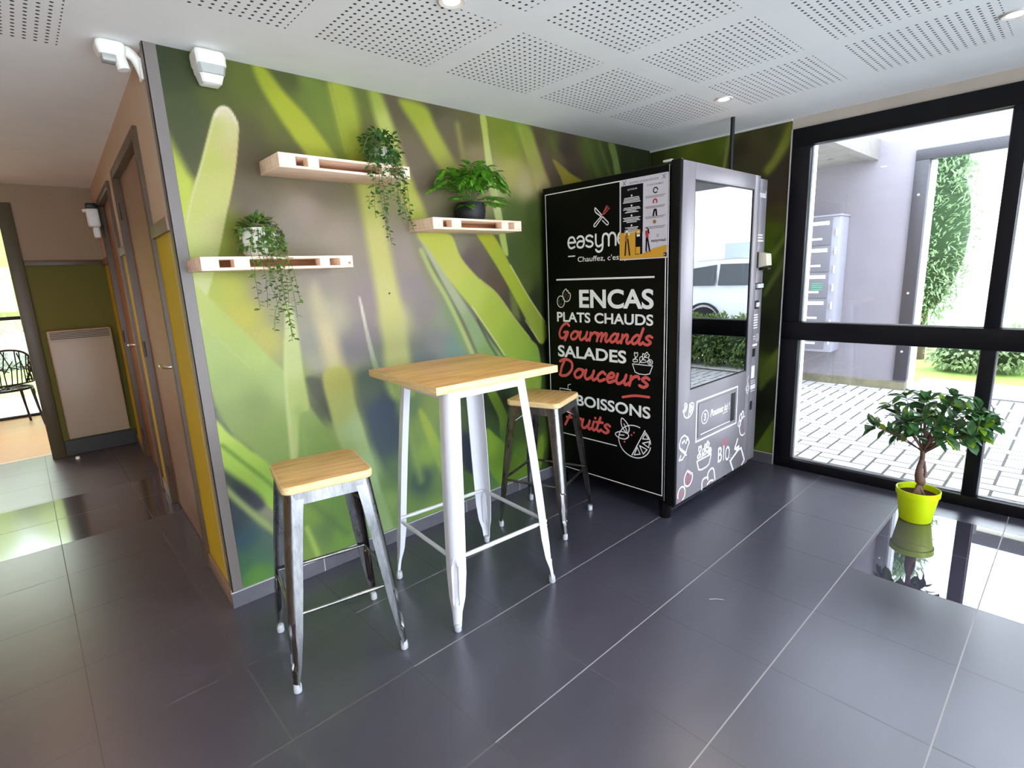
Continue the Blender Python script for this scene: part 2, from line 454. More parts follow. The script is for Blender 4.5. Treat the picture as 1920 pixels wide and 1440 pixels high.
# the printed wallpaper picture: soft colour fields and blurred grass blades, in metres along the wall and up
MURAL_BG = [
    [0.049, 2.273, 45, 60, 15],
    [0.095, 2.115, 70, 85, 40],
    [0.05, 1.994, 75, 85, 45],
    [0.215, 2.174, 85, 100, 30],
    [0.091, 2.209, 55, 70, 25],
    [0.344, 2.237, 95, 112, 30],
    [0.459, 2.132, 105, 118, 40],
    [0.337, 2.031, 88, 88, 45],
    [0.494, 2.051, 100, 106, 42],
    [0.344, 1.926, 98, 86, 60],
    [0.525, 1.922, 112, 100, 70],
    [0.619, 1.884, 118, 108, 85],
    [0.293, 1.942, 92, 84, 52],
    [0.526, 1.739, 162, 150, 136],
    [0.693, 1.623, 166, 158, 142],
    [0.567, 1.452, 166, 160, 150],
    [0.305, 1.795, 110, 102, 80],
    [0.224, 1.662, 128, 145, 38],
    [0.17, 1.575, 150, 170, 50],
    [0.318, 1.73, 135, 125, 110],
    [0.445, 1.667, 150, 145, 130],
    [0.23, 1.553, 150, 160, 80],
    [0.802, 1.339, 158, 148, 150],
    [0.596, 1.25, 192, 192, 168],
    [0.443, 1.263, 170, 170, 155],
    [0.319, 1.403, 168, 165, 155],
    [0.168, 1.411, 200, 212, 90],
    [0.217, 1.306, 205, 208, 90],
    [0.293, 1.205, 195, 200, 105],
    [0.371, 1.27, 165, 170, 130],
    [0.109, 1.425, 185, 205, 90],
    [0.782, 1.152, 150, 145, 152],
    [0.689, 1.096, 142, 142, 148],
    [0.519, 1.052, 175, 180, 160],
    [0.48, 1.16, 160, 165, 155],
    [0.864, 1.059, 130, 145, 130],
    [0.862, 1.335, 160, 152, 150],
    [0.943, 1.219, 208, 212, 155],
    [1.148, 1.259, 152, 148, 146],
    [1.203, 1.076, 145, 150, 150],
    [1.072, 1.545, 166, 158, 148],
    [1.09, 1.378, 155, 150, 150],
    [1.25, 1.192, 150, 165, 140],
    [1.121, 0.966, 115, 130, 130],
    [1.312, 1.032, 125, 160, 150],
    [1.358, 1.601, 140, 140, 120],
    [1.463, 1.482, 104, 92, 88],
    [1.661, 1.35, 92, 76, 58],
    [1.72, 1.249, 70, 66, 50],
    [1.805, 1.539, 70, 92, 40],
    [1.944, 1.538, 75, 98, 30],
    [2.025, 1.704, 70, 90, 30],
    [1.91, 1.338, 80, 100, 35],
    [1.994, 1.055, 20, 26, 10],
    [1.979, 1.266, 40, 50, 18],
    [0.527, 2.313, 78, 92, 36],
    [0.665, 2.275, 88, 98, 40],
    [0.61, 2.221, 110, 135, 45],
    [0.677, 2.165, 118, 140, 45],
    [0.719, 2.08, 110, 128, 40],
    [0.871, 2.242, 105, 122, 45],
    [0.918, 2.154, 112, 116, 55],
    [1.033, 2.268, 98, 92, 68],
    [1.086, 2.025, 120, 108, 88],
    [1.143, 1.952, 125, 115, 95],
    [1.018, 1.967, 165, 175, 95],
    [1.338, 2.239, 110, 105, 80],
    [1.401, 2.14, 112, 104, 76],
    [1.52, 2.238, 104, 104, 58],
    [1.546, 2.072, 152, 142, 100],
    [1.308, 2.287, 85, 85, 50],
    [1.577, 1.96, 165, 160, 120],
    [1.46, 1.951, 155, 150, 105],
    [1.762, 2.271, 125, 148, 35],
    [1.821, 2.191, 142, 162, 42],
    [1.834, 2.042, 186, 186, 102],
    [1.943, 1.973, 196, 190, 140],
    [1.7, 1.955, 190, 188, 140],
    [1.893, 2.29, 120, 150, 40],
    [2.075, 2.253, 88, 80, 50],
    [2.118, 2.132, 110, 92, 78],
    [2.198, 2.253, 95, 105, 50],
    [2.27, 2.147, 112, 100, 75],
    [2.325, 2.219, 72, 62, 50],
    [2.431, 2.13, 88, 74, 62],
    [2.545, 2.21, 95, 112, 45],
    [2.661, 2.153, 80, 98, 38],
    [2.785, 2.219, 60, 75, 25],
    [3.046, 2.265, 40, 52, 15],
    [3.294, 2.273, 38, 48, 15],
    [2.373, 2.04, 75, 68, 48],
    [2.006, 1.801, 78, 100, 40],
    [1.82, 1.793, 85, 110, 45],
    [0.062, 1.096, 160, 188, 110],
    [0.074, 0.884, 140, 160, 108],
    [0.023, 0.918, 120, 135, 110],
    [0.017, 0.849, 82, 92, 98],
    [0.104, 0.793, 95, 110, 105],
    [0.182, 0.885, 142, 168, 100],
    [0.178, 0.687, 150, 185, 105],
    [0.281, 0.939, 160, 185, 120],
    [0.326, 0.726, 160, 192, 110],
    [0.505, 0.937, 105, 115, 92],
    [0.534, 0.839, 92, 102, 80],
    [0.408, 0.98, 152, 176, 95],
    [0.614, 0.932, 180, 185, 90],
    [0.614, 0.684, 165, 188, 110],
    [0.473, 0.663, 140, 175, 95],
    [0.741, 0.477, 160, 195, 130],
    [0.835, 0.778, 70, 85, 110],
    [0.868, 0.623, 70, 90, 105],
    [0.786, 0.902, 95, 115, 100],
    [0.869, 0.471, 95, 125, 100],
    [0.98, 0.749, 110, 145, 100],
    [1.008, 0.864, 140, 170, 110],
    [0.056, 0.446, 58, 75, 82],
    [0.021, 0.356, 48, 68, 78],
    [0.081, 0.306, 60, 95, 110],
    [0.054, 0.185, 70, 120, 90],
    [0.103, 0.123, 100, 160, 70],
    [0.21, 0.391, 150, 155, 132],
    [0.207, 0.551, 150, 200, 90],
    [0.19, 0.237, 90, 120, 110],
    [0.043, 0.513, 55, 65, 75],
    [0.137, 0.204, 80, 125, 105],
    [0.405, 0.322, 140, 185, 85],
    [0.356, 0.141, 140, 180, 90],
    [0.521, 0.369, 120, 170, 85],
    [0.526, 0.162, 135, 188, 88],
    [0.624, 0.245, 120, 165, 90],
    [0.444, 0.193, 115, 155, 95],
    [0.399, 0.492, 140, 180, 90],
    [0.813, 0.241, 150, 190, 110],
    [0.873, 0.347, 110, 150, 90],
    [0.905, 0.146, 130, 170, 95],
    [1.054, 0.61, 140, 175, 95],
    [1.075, 0.447, 150, 190, 90],
    [1.17, 0.256, 120, 155, 95],
    [1.025, 0.3, 80, 110, 100],
    [1.116, 0.071, 140, 180, 90],
    [1.135, 0.718, 140, 170, 90],
    [1.357, 0.607, 95, 120, 80],
    [1.362, 0.404, 55, 68, 85],
    [1.367, 0.196, 90, 130, 70],
    [1.463, 0.652, 45, 68, 35],
    [1.56, 0.494, 60, 90, 40],
    [1.658, 0.613, 38, 58, 25],
    [1.489, 0.714, 50, 70, 35],
    [1.744, 0.487, 70, 100, 40],
    [1.826, 0.208, 105, 150, 50],
    [1.72, 0.087, 110, 155, 55],
    [1.937, 0.407, 60, 80, 40],
    [1.982, 0.243, 110, 150, 50],
    [1.631, 0.188, 80, 125, 80],
    [1.875, 0.678, 60, 90, 40],
    [2.058, 0.532, 60, 85, 35],
    [2.058, 0.144, 60, 85, 35],
    [3.378, 2.249, 62, 78, 22],
    [3.517, 2.225, 90, 112, 32],
    [3.648, 2.257, 122, 145, 42],
    [3.836, 2.234, 98, 125, 18],
    [3.65, 2.202, 110, 130, 40],
    [3.913, 2.261, 115, 140, 40],
    [4.03, 2.204, 62, 56, 38],
    [4.125, 2.119, 80, 76, 48],
    [4.172, 2.245, 88, 85, 50],
    [4.257, 2.26, 74, 76, 40],
    [4.34, 2.275, 95, 100, 45],
    [4.357, 1.98, 70, 62, 48],
    [4.295, 1.889, 74, 64, 50],
    [4.32, 1.75, 88, 82, 46],
    [4.291, 1.65, 98, 122, 26],
    [4.281, 1.51, 96, 128, 22],
    [4.366, 1.54, 70, 80, 35],
    [4.378, 1.329, 62, 72, 36],
    [4.281, 1.186, 60, 70, 34],
    [4.291, 1.002, 36, 42, 26],
    [4.376, 1.078, 50, 58, 32],
    [4.351, 0.893, 40, 48, 25],
    [4.307, 0.7, 100, 122, 48],
    [4.285, 0.423, 24, 30, 20],
    [4.352, 0.55, 34, 44, 22],
    [4.277, 0.2, 50, 66, 26],
    [4.328, 0.311, 40, 52, 24],
]
MURAL_SHAPES = [
    (1, [[0.575, 2.323], [0.676, 2.321], [0.735, 2.22], [0.77, 2.063], [0.734, 1.988], [0.669, 2.096], [0.61, 2.221]], 0.03, [[0.64, 2.27, 112, 138, 45], [0.721, 2.103, 120, 142, 45]]),
    (1, [[0.023, 2.01], [0.053, 1.956], [0.082, 1.877], [0.099, 1.819], [0.05, 1.658], [0.015, 1.575], [0.015, 1.757]], 0.0202, [[0.026, 1.953, 185, 205, 75], [0.061, 1.82, 200, 220, 85], [0.024, 1.637, 205, 222, 95]]),
    (1, [[0.038, 1.668], [0.08, 1.791], [0.124, 1.895], [0.169, 2.014], [0.206, 2.106], [0.238, 2.141], [0.269, 2.136], [0.294, 2.087], [0.287, 2.021], [0.255, 1.886], [0.208, 1.742], [0.149, 1.564], [0.104, 1.447], [0.079, 1.383], [0.023, 1.213], [-0.004, 1.106], [0.013, 1.301], [0.019, 1.472]], 0.0032, [[0.238, 2.129, 238, 238, 212], [0.208, 2.055, 190, 205, 100], [0.256, 2.041, 222, 226, 170], [0.268, 1.981, 215, 208, 140], [0.171, 1.93, 196, 212, 105], [0.196, 1.83, 208, 216, 130], [0.135, 1.681, 218, 222, 158], [0.093, 1.721, 200, 216, 110], [0.059, 1.554, 186, 214, 112], [0.117, 1.554, 208, 224, 145], [0.057, 1.406, 215, 228, 165], [0.025, 1.257, 225, 234, 190]]),
    (2, [[0.049, 1.678], [0.088, 1.792], [0.135, 1.906], [0.18, 2.021], [0.213, 2.103]], 0.005, [232, 236, 195], 0.0028, 0.7),
    (2, [[0.213, 2.103], [0.239, 2.135], [0.268, 2.132], [0.29, 2.086]], 0.0067, [244, 242, 225], 0.0049, 0.85),
    (2, [[0.292, 2.066], [0.261, 1.918], [0.212, 1.757]], 0.006, [222, 205, 140], 0.0032, 0.7),
    (1, [[0.711, 2.323], [0.812, 2.317], [0.845, 2.202], [0.856, 2.049], [0.892, 1.906], [0.936, 1.704], [0.968, 1.465], [1.001, 1.214], [1.019, 0.981], [1.019, 0.802], [0.866, 0.83], [0.864, 1.115], [0.846, 1.389], [0.821, 1.65], [0.798, 1.874], [0.753, 2.037], [0.729, 2.173]], 0.027, [[0.756, 2.291, 168, 188, 58], [0.789, 2.112, 170, 190, 55], [0.808, 1.972, 160, 172, 40], [0.858, 1.853, 195, 205, 105], [0.898, 1.626, 212, 215, 130], [0.923, 1.331, 212, 216, 140], [0.952, 1.048, 205, 215, 145], [0.948, 0.874, 170, 200, 120]]),
    (2, [[0.71, 2.316], [0.735, 2.174], [0.76, 2.026]], 0.0067, [190, 205, 90], 0.0045, 0.6),
    (1, [[0.384, 2.321], [0.433, 2.319], [0.5, 2.241], [0.596, 2.149], [0.691, 2.026], [0.766, 1.908], [0.637, 1.909], [0.559, 2.004], [0.47, 2.13], [0.407, 2.239]], 0.015, [[0.415, 2.301, 160, 180, 35], [0.511, 2.183, 178, 196, 42], [0.614, 2.055, 180, 196, 48], [0.701, 1.926, 158, 165, 45]]),
    (1, [[0.909, 2.33], [0.971, 2.325], [1.019, 2.217], [1.056, 2.098], [1.111, 1.949], [1.179, 1.794], [1.258, 1.629], [1.348, 1.484], [1.176, 1.573], [1.077, 1.762], [1.009, 1.94], [0.956, 2.098], [0.926, 2.227]], 0.022, [[0.934, 2.3, 160, 185, 70], [0.992, 2.164, 196, 212, 110], [1.041, 2.045, 200, 210, 120], [1.103, 1.87, 195, 205, 95], [1.186, 1.684, 200, 212, 100]]),
    (1, [[1.076, 2.307], [1.231, 2.301], [1.294, 2.206], [1.402, 2.057], [1.5, 1.968], [1.384, 1.931], [1.269, 2.044], [1.171, 2.176]], 0.022, [[1.174, 2.279, 165, 185, 50], [1.279, 2.151, 178, 192, 72], [1.39, 2.001, 180, 185, 95]]),
    (2, [[1.438, 2.24], [1.458, 2.119], [1.485, 1.981]], 0.0248, [158, 155, 88], 0.0193, 0.8),
    (1, [[1.885, 2.31], [2.002, 2.305], [2.054, 2.213], [2.116, 2.083], [2.171, 1.968], [2.051, 1.946], [1.991, 2.081], [1.924, 2.209]], 0.021, [[1.946, 2.282, 150, 175, 65], [2.045, 2.124, 172, 182, 90], [2.087, 1.984, 200, 190, 130]]),
    (2, [[1.915, 2.293], [1.966, 2.147], [2.013, 1.963]], 0.0162, [175, 185, 80], 0.0097, 0.7),
    (2, [[2.198, 2.262], [2.23, 2.176]], 0.0293, [105, 115, 55], 0.0293, 0.8),
    (1, [[2.198, 2.14], [2.249, 2.132], [2.374, 2.074], [2.518, 2.021], [2.328, 1.979], [2.267, 2.048]], 0.0087, [[2.228, 2.124, 170, 160, 60], [2.373, 2.03, 178, 170, 55]]),
    (2, [[2.536, 2.305], [2.614, 2.183], [2.708, 2.032]], 0.028, [95, 122, 50], 0.028, 0.9),
    (2, [[2.688, 2.296], [2.747, 2.197], [2.821, 2.077]], 0.021, [92, 120, 48], 0.021, 0.9),
    (1, [[2.786, 2.315], [2.868, 2.311], [2.938, 2.135], [2.965, 2.108], [2.873, 2.1], [2.835, 2.206]], 0.0113, [[2.836, 2.278, 120, 150, 75], [2.912, 2.133, 135, 165, 88]]),
    (2, [[3.115, 2.235], [3.101, 2.139]], 0.024, [60, 78, 32], 0.02, 0.7),
    (1, [[0.018, 1.465], [0.087, 1.387], [0.189, 1.254], [0.302, 1.098], [0.367, 1.012], [0.415, 0.914], [0.518, 0.706], [0.62, 0.482], [0.349, 0.507], [0.153, 0.669], [0.056, 0.911], [0.032, 1.1], [0.031, 1.321], [0.019, 1.398]], 0.0083, [[0.047, 1.407, 200, 218, 125], [0.127, 1.269, 192, 214, 112], [0.239, 1.141, 185, 212, 120], [0.065, 1.186, 178, 205, 128], [0.113, 1.018, 165, 192, 118], [0.334, 0.98, 175, 202, 128], [0.207, 0.904, 140, 166, 98], [0.279, 0.738, 148, 180, 100], [0.469, 0.636, 140, 175, 92], [0.094, 0.879, 150, 176, 105]]),
    (2, [[0.047, 1.294], [0.117, 1.191], [0.208, 1.074]], 0.0045, [205, 220, 150], 0.0034, 0.5),
    (1, [[0.028, 1.326], [0.045, 1.298], [0.035, 1.245], [0.022, 1.195], [0.025, 1.268]], 0.0034, [[0.032, 1.278, 228, 235, 195]]),
    (2, [[0.015, 0.908], [0.027, 0.847], [0.082, 0.762], [0.135, 0.699]], 0.03, [72, 84, 95], 0.0225, 0.85),
    (1, [[0.538, 1.429], [0.571, 1.353], [0.611, 1.197], [0.636, 1.009], [0.643, 0.817], [0.595, 0.771], [0.552, 0.995], [0.524, 1.206], [0.509, 1.357]], 0.033, [[0.552, 1.329, 205, 200, 165], [0.57, 1.149, 218, 212, 172], [0.608, 0.933, 205, 208, 140]]),
    (1, [[0.444, 0.992], [0.509, 0.971], [0.532, 0.893], [0.543, 0.755], [0.513, 0.821], [0.462, 0.906]], 0.0125, [[0.491, 0.927, 100, 108, 88], [0.524, 0.827, 90, 100, 78]]),
    (1, [[0.529, 0.999], [0.649, 0.996], [0.68, 0.809], [0.723, 0.6], [0.772, 0.317], [0.82, 0.048], [0.697, 0.064], [0.637, 0.36], [0.577, 0.609], [0.539, 0.811]], 0.012, [[0.576, 0.965, 190, 195, 105], [0.598, 0.798, 185, 200, 115], [0.659, 0.701, 182, 215, 160], [0.708, 0.457, 172, 215, 160], [0.759, 0.197, 165, 205, 140], [0.601, 0.574, 170, 200, 125]]),
    (2, [[0.497, 0.684], [0.564, 0.499], [0.595, 0.255]], 0.0385, [140, 178, 92], 0.0385, 0.6),
    (1, [[0.4, 1.344], [0.426, 1.284], [0.434, 1.153], [0.434, 0.988], [0.442, 0.844], [0.392, 0.815], [0.357, 0.613], [0.324, 0.595], [0.337, 0.853], [0.35, 1.027], [0.369, 1.197]], 0.0075, [[0.402, 1.267, 212, 228, 165], [0.394, 1.07, 200, 220, 150], [0.388, 0.92, 185, 208, 125], [0.347, 0.695, 190, 215, 135]]),
    (2, [[0.371, 1.173], [0.352, 1.027], [0.342, 0.852], [0.339, 0.67], [0.336, 0.565]], 0.01, [205, 225, 155], 0.0075, 0.8),
    (2, [[0.39, 0.842], [0.399, 0.601], [0.399, 0.492]], 0.033, [150, 188, 98], 0.0248, 0.6),
    (1, [[0.029, 0.875], [0.087, 0.797], [0.158, 0.705], [0.244, 0.581], [0.242, 0.38], [0.152, 0.49], [0.075, 0.586], [0.027, 0.674]], 0.0083, [[0.052, 0.805, 200, 232, 112], [0.131, 0.675, 178, 222, 92], [0.205, 0.538, 160, 210, 85], [0.054, 0.671, 175, 218, 95]]),
    (2, [[0.048, 0.758], [0.109, 0.676], [0.186, 0.575], [0.236, 0.502]], 0.01, [120, 165, 62], 0.01, 0.8),
    (1, [[0.024, 0.665], [0.087, 0.592], [0.166, 0.491], [0.179, 0.429], [0.122, 0.435], [0.057, 0.534], [0.024, 0.594]], 0.0165, [[0.046, 0.612, 70, 88, 70], [0.099, 0.52, 52, 62, 70], [0.158, 0.449, 70, 75, 85]]),
    (2, [[0.026, 0.576], [0.074, 0.495], [0.139, 0.395], [0.22, 0.279], [0.304, 0.148]], 0.015, [165, 192, 122], 0.015, 0.9),
    (2, [[0.357, 0.255], [0.38, 0.16], [0.394, 0.096]], 0.0138, [185, 225, 110], 0.0138, 0.8),
    (2, [[0.375, 0.403], [0.456, 0.29], [0.554, 0.151]], 0.0275, [95, 130, 90], 0.022, 0.5),
    (1, [[0.753, 1.344], [0.764, 1.333], [0.786, 1.184], [0.812, 1.038], [0.83, 0.968], [0.799, 0.973], [0.777, 1.098], [0.762, 1.235]], 0.0033, [[0.759, 1.315, 228, 232, 222], [0.791, 1.096, 195, 205, 190], [0.813, 0.982, 150, 180, 130]]),
    (1, [[0.697, 0.959], [0.792, 0.957], [0.882, 0.769], [0.927, 0.548], [0.95, 0.323], [0.841, 0.357], [0.762, 0.531], [0.723, 0.744]], 0.03, [[0.753, 0.88, 98, 118, 100], [0.832, 0.749, 68, 85, 112], [0.865, 0.594, 70, 90, 105], [0.895, 0.402, 100, 135, 95]]),
    (2, [[0.898, 0.926], [0.947, 0.756], [0.991, 0.501], [1.025, 0.3]], 0.03, [150, 185, 105], 0.024, 0.7),
    (1, [[1.083, 1.655], [1.176, 1.573], [1.283, 1.368], [1.401, 1.178], [1.487, 0.978], [1.386, 0.991], [1.255, 1.251], [1.146, 1.432]], 0.026, [[1.168, 1.488, 150, 152, 125], [1.357, 1.12, 135, 165, 120]]),
    (2, [[1.172, 1.53], [1.283, 1.368], [1.398, 1.147], [1.497, 0.951]], 0.012, [112, 122, 92], 0.015, 0.9),
    (2, [[1.142, 1.573], [1.206, 1.444], [1.289, 1.309], [1.381, 1.124], [1.456, 0.956]], 0.012, [182, 204, 128], 0.015, 0.95),
    (1, [[1.126, 1.661], [1.163, 1.656], [1.34, 1.381], [1.537, 1.102], [1.72, 0.88], [1.536, 0.906], [1.407, 1.162], [1.267, 1.398]], 0.0105, [[1.147, 1.628, 195, 205, 170], [1.336, 1.336, 180, 195, 160], [1.476, 1.108, 150, 180, 130], [1.59, 0.938, 130, 168, 95]]),
    (2, [[1.501, 1.169], [1.575, 1.033], [1.655, 0.916]], 0.0097, [70, 85, 60], 0.0081, 0.8),
    (1, [[1.77, 1.328], [1.836, 1.275], [1.852, 1.138], [1.784, 1.178]], 0.0162, [[1.81, 1.226, 105, 120, 60]]),
    (1, [[1.13, 1.661], [1.333, 1.665], [1.409, 1.531], [1.538, 1.406], [1.667, 1.314], [1.806, 1.153], [1.937, 1.012], [2.018, 0.913], [2.015, 0.634], [1.826, 0.669], [1.705, 0.923], [1.603, 1.069], [1.484, 1.221], [1.378, 1.336], [1.279, 1.454], [1.2, 1.567]], 0.0063, [[1.223, 1.629, 200, 215, 85], [1.348, 1.484, 205, 216, 100], [1.452, 1.329, 190, 212, 90], [1.65, 1.189, 168, 195, 65], [1.797, 1.007, 150, 185, 62], [1.957, 0.809, 135, 180, 70], [1.951, 0.683, 140, 182, 62]]),
    (1, [[1.831, 0.761], [2.006, 0.765], [2.015, 0.634], [1.9, 0.666]], 0.0053, [[1.953, 0.719, 150, 190, 62], [1.976, 0.667, 165, 200, 90]]),
    (2, [[1.466, 1.251], [1.603, 1.069], [1.705, 0.93]], 0.0039, [225, 235, 160], 0.0042, 0.9),
    (2, [[1.538, 1.406], [1.667, 1.314], [1.806, 1.153], [1.937, 1.012]], 0.0042, [220, 232, 150], 0.0035, 0.7),
    (1, [[1.525, 1.68], [1.628, 1.685], [1.711, 1.6], [1.788, 1.484], [1.856, 1.394], [1.931, 1.286], [2.093, 1.092], [2.1, 1.008], [2.036, 0.961], [1.941, 1.085], [1.804, 1.293], [1.693, 1.454], [1.596, 1.581]], 0.0056, [[1.596, 1.648, 178, 190, 40], [1.714, 1.508, 168, 190, 48], [1.84, 1.341, 165, 190, 48], [1.973, 1.128, 150, 175, 60]]),
    (2, [[1.788, 1.484], [1.931, 1.286], [2.083, 1.104]], 0.0042, [228, 235, 170], 0.0035, 0.9),
    (2, [[1.899, 1.134], [2.026, 0.973]], 0.0035, [215, 225, 160], 0.0035, 0.8),
    (1, [[1.603, 2.317], [1.646, 2.315], [1.661, 2.186], [1.688, 2.028], [1.719, 1.866], [1.752, 1.697], [1.774, 1.546], [1.731, 1.571], [1.696, 1.696], [1.657, 1.877], [1.629, 2.066], [1.615, 2.208]], 0.0049, [[1.62, 2.28, 185, 205, 95], [1.659, 2.084, 205, 220, 140], [1.701, 1.849, 200, 220, 145], [1.744, 1.634, 180, 205, 105]]),
    (1, [[1.541, 0.731], [1.611, 0.722], [1.713, 0.527], [1.718, 0.457], [1.686, 0.316], [1.637, 0.422], [1.63, 0.537]], 0.0053, [[1.595, 0.677, 120, 165, 50], [1.675, 0.521, 110, 150, 50], [1.681, 0.394, 85, 125, 45]]),
    (1, [[1.525, 0.488], [1.588, 0.438], [1.681, 0.317], [1.653, 0.089], [1.581, 0.13], [1.525, 0.241], [1.521, 0.363]], 0.007, [[1.553, 0.39, 130, 178, 50], [1.611, 0.231, 115, 162, 50]]),
    (1, [[1.76, 0.271], [1.873, 0.149], [2.018, 0.33], [2.02, 0.154], [1.92, 0.046], [1.672, 0.083], [1.717, 0.201]], 0.0112, [[1.796, 0.122, 112, 156, 48], [1.992, 0.24, 132, 168, 52]]),
    (1, [[1.043, 0.69], [1.094, 0.664], [1.21, 0.361], [1.189, 0.25], [1.126, 0.401]], 0.013, [[1.089, 0.602, 170, 200, 85], [1.179, 0.353, 150, 190, 90]]),
    (1, [[1.349, 0.509], [1.405, 0.427], [1.402, 0.22], [1.339, 0.273]], 0.014, [[1.371, 0.367, 50, 62, 82]]),
    (2, [[3.96, 2.332], [3.931, 2.11]], 0.0105, [152, 168, 92], 0.014, 0.9),
    (2, [[3.689, 2.312], [3.628, 2.205]], 0.03, [125, 150, 42], 0.0338, 0.8),
    (1, [[4.354, 2.31], [4.395, 2.263], [4.386, 2.208], [4.338, 2.13], [4.286, 2.051], [4.237, 2.005], [4.207, 2.044], [4.259, 2.112], [4.31, 2.21]], 0.021, [[4.358, 2.239, 142, 158, 45], [4.305, 2.137, 152, 168, 58], [4.251, 2.063, 145, 162, 55]]),
    (1, [[4.387, 1.648], [4.39, 1.59], [4.301, 1.467], [4.252, 1.387], [4.259, 1.458], [4.315, 1.536]], 0.015, [[4.363, 1.592, 120, 142, 50], [4.294, 1.474, 132, 152, 62]]),
    (1, [[4.37, 1.477], [4.374, 1.4], [4.311, 1.288], [4.259, 1.201], [4.249, 1.241], [4.295, 1.331]], 0.015, [[4.339, 1.419, 105, 125, 58], [4.283, 1.277, 115, 135, 65]]),
    (1, [[4.381, 0.857], [4.385, 0.726], [4.312, 0.604], [4.256, 0.53], [4.254, 0.655], [4.304, 0.757]], 0.016, [[4.356, 0.799, 120, 140, 45], [4.292, 0.64, 105, 128, 52]]),
    (1, [[4.236, 0.081], [4.371, 0.346], [4.367, 0.077], [4.241, 0.065]], 0.006, [[4.316, 0.188, 118, 155, 48], [4.349, 0.275, 110, 145, 45]]),
]
# ---------------------------------------------------------------- the room shell
L, H = 3.33, 2.321            # corner of the wallpaper walls, ceiling height
def mural_mat():
    m, nt, b = new_mat('grass_wallpaper')
    a = nt.nodes.new('ShaderNodeAttribute')
    a.attribute_name = 'print'
    nt.links.new(a.outputs['Color'], b.inputs['Base Color'])
    b.inputs['Roughness'].default_value = 0.55
    b.inputs['Specular IOR Level'].default_value = 0.35
    return m
MURAL_STEP = 0.0065
MURAL_INK = (0.65, 0.575, 0.525)
def paint_mural():
    nu, nv = int(4.39 / MURAL_STEP), int(H / MURAL_STEP) + 2
    U, Z = np.meshgrid(np.arange(nu) * MURAL_STEP, np.arange(nv) * MURAL_STEP)
    P = np.array([q[:2] for q in MURAL_BG], float)
    Cc = np.array([q[2:] for q in MURAL_BG], float)
    img = np.zeros(U.shape + (3,)); wsum = np.zeros(U.shape)
    for p, c in zip(P, Cc):
        w = 1.0 / (((U - p[0]) ** 2 + (Z - p[1]) ** 2) + 0.0016) ** 1.9
        w = np.where((U < L) == (p[0] < L), w, w * 0.02)
        wsum += w
        img += w[..., None] * c
    img /= wsum[..., None]
    def segdist(pts, U, Z, close):
        n = len(pts); d = np.full(U.shape, 1e9); ins = np.zeros(U.shape, bool)
        for i in range(n if close else n - 1):
            ax, ay = pts[i]; bx, by = pts[(i + 1) % n]
            vx, vy = bx - ax, by - ay
            t = np.clip(((U - ax) * vx + (Z - ay) * vy) / (vx * vx + vy * vy + 1e-12), 0, 1)
            d = np.minimum(d, np.hypot(U - ax - t * vx, Z - ay - t * vy))
            if close and abs(vy) > 1e-9:
                ins ^= ((ay > Z) != (by > Z)) & (U < vx * (Z - ay) / vy + ax)
        return np.where(ins, d, -d) if close else d
    for q in MURAL_SHAPES:
        pts = [tuple(p) for p in q[1]]
        soft = max(q[2], 0.003)
        pad = soft * 1.6 + 0.06
        us = [p[0] for p in pts]; zs = [p[1] for p in pts]
        i0, i1 = max(int((min(zs) - pad) / MURAL_STEP), 0), min(int((max(zs) + pad) / MURAL_STEP) + 2, nv)
        j0, j1 = max(int((min(us) - pad) / MURAL_STEP), 0), min(int((max(us) + pad) / MURAL_STEP) + 2, nu)
        if i1 <= i0 or j1 <= j0: continue
        sl = (slice(i0, i1), slice(j0, j1))
        u, z = U[sl], Z[sl]
        if q[0] == 1:
            cp = catmull(pts, 5, True) if len(pts) > 4 else pts
            sd = segdist(cp, u, z, True)
            ws = 0; c = 0
            for e in q[3]:
                w = 1.0 / ((u - e[0]) ** 2 + (z - e[1]) ** 2 + 0.0025) ** 1.5
                ws = ws + w
                c = c + w[..., None] * np.array(e[2:], float)
            c = c / ws[..., None]
            al = np.clip(0.5 + sd / (2.2 * soft), 0, 1)
        else:
            sd = segdist(catmull(pts, 6), u, z, False)
            al = np.clip((q[4] + soft * 0.8 - sd) / (1.6 * soft), 0, 1) * q[5]
            c = np.array(q[3], float)[None, None, :]
        al = (al * al * (3 - 2 * al))[..., None]
        img[sl] = img[sl] * (1 - al) + c * al
    # faint film grain and long streaks of the print
    rng = np.random.default_rng(3)
    img *= 1 + 0.006 * rng.standard_normal(U.shape)[..., None]
    s = np.clip(img / 255, 0, 1)
    lin = np.where(s <= 0.04045, s / 12.92, ((s + 0.055) / 1.055) ** 2.4) * np.array(MURAL_INK)
    return U, Z, lin
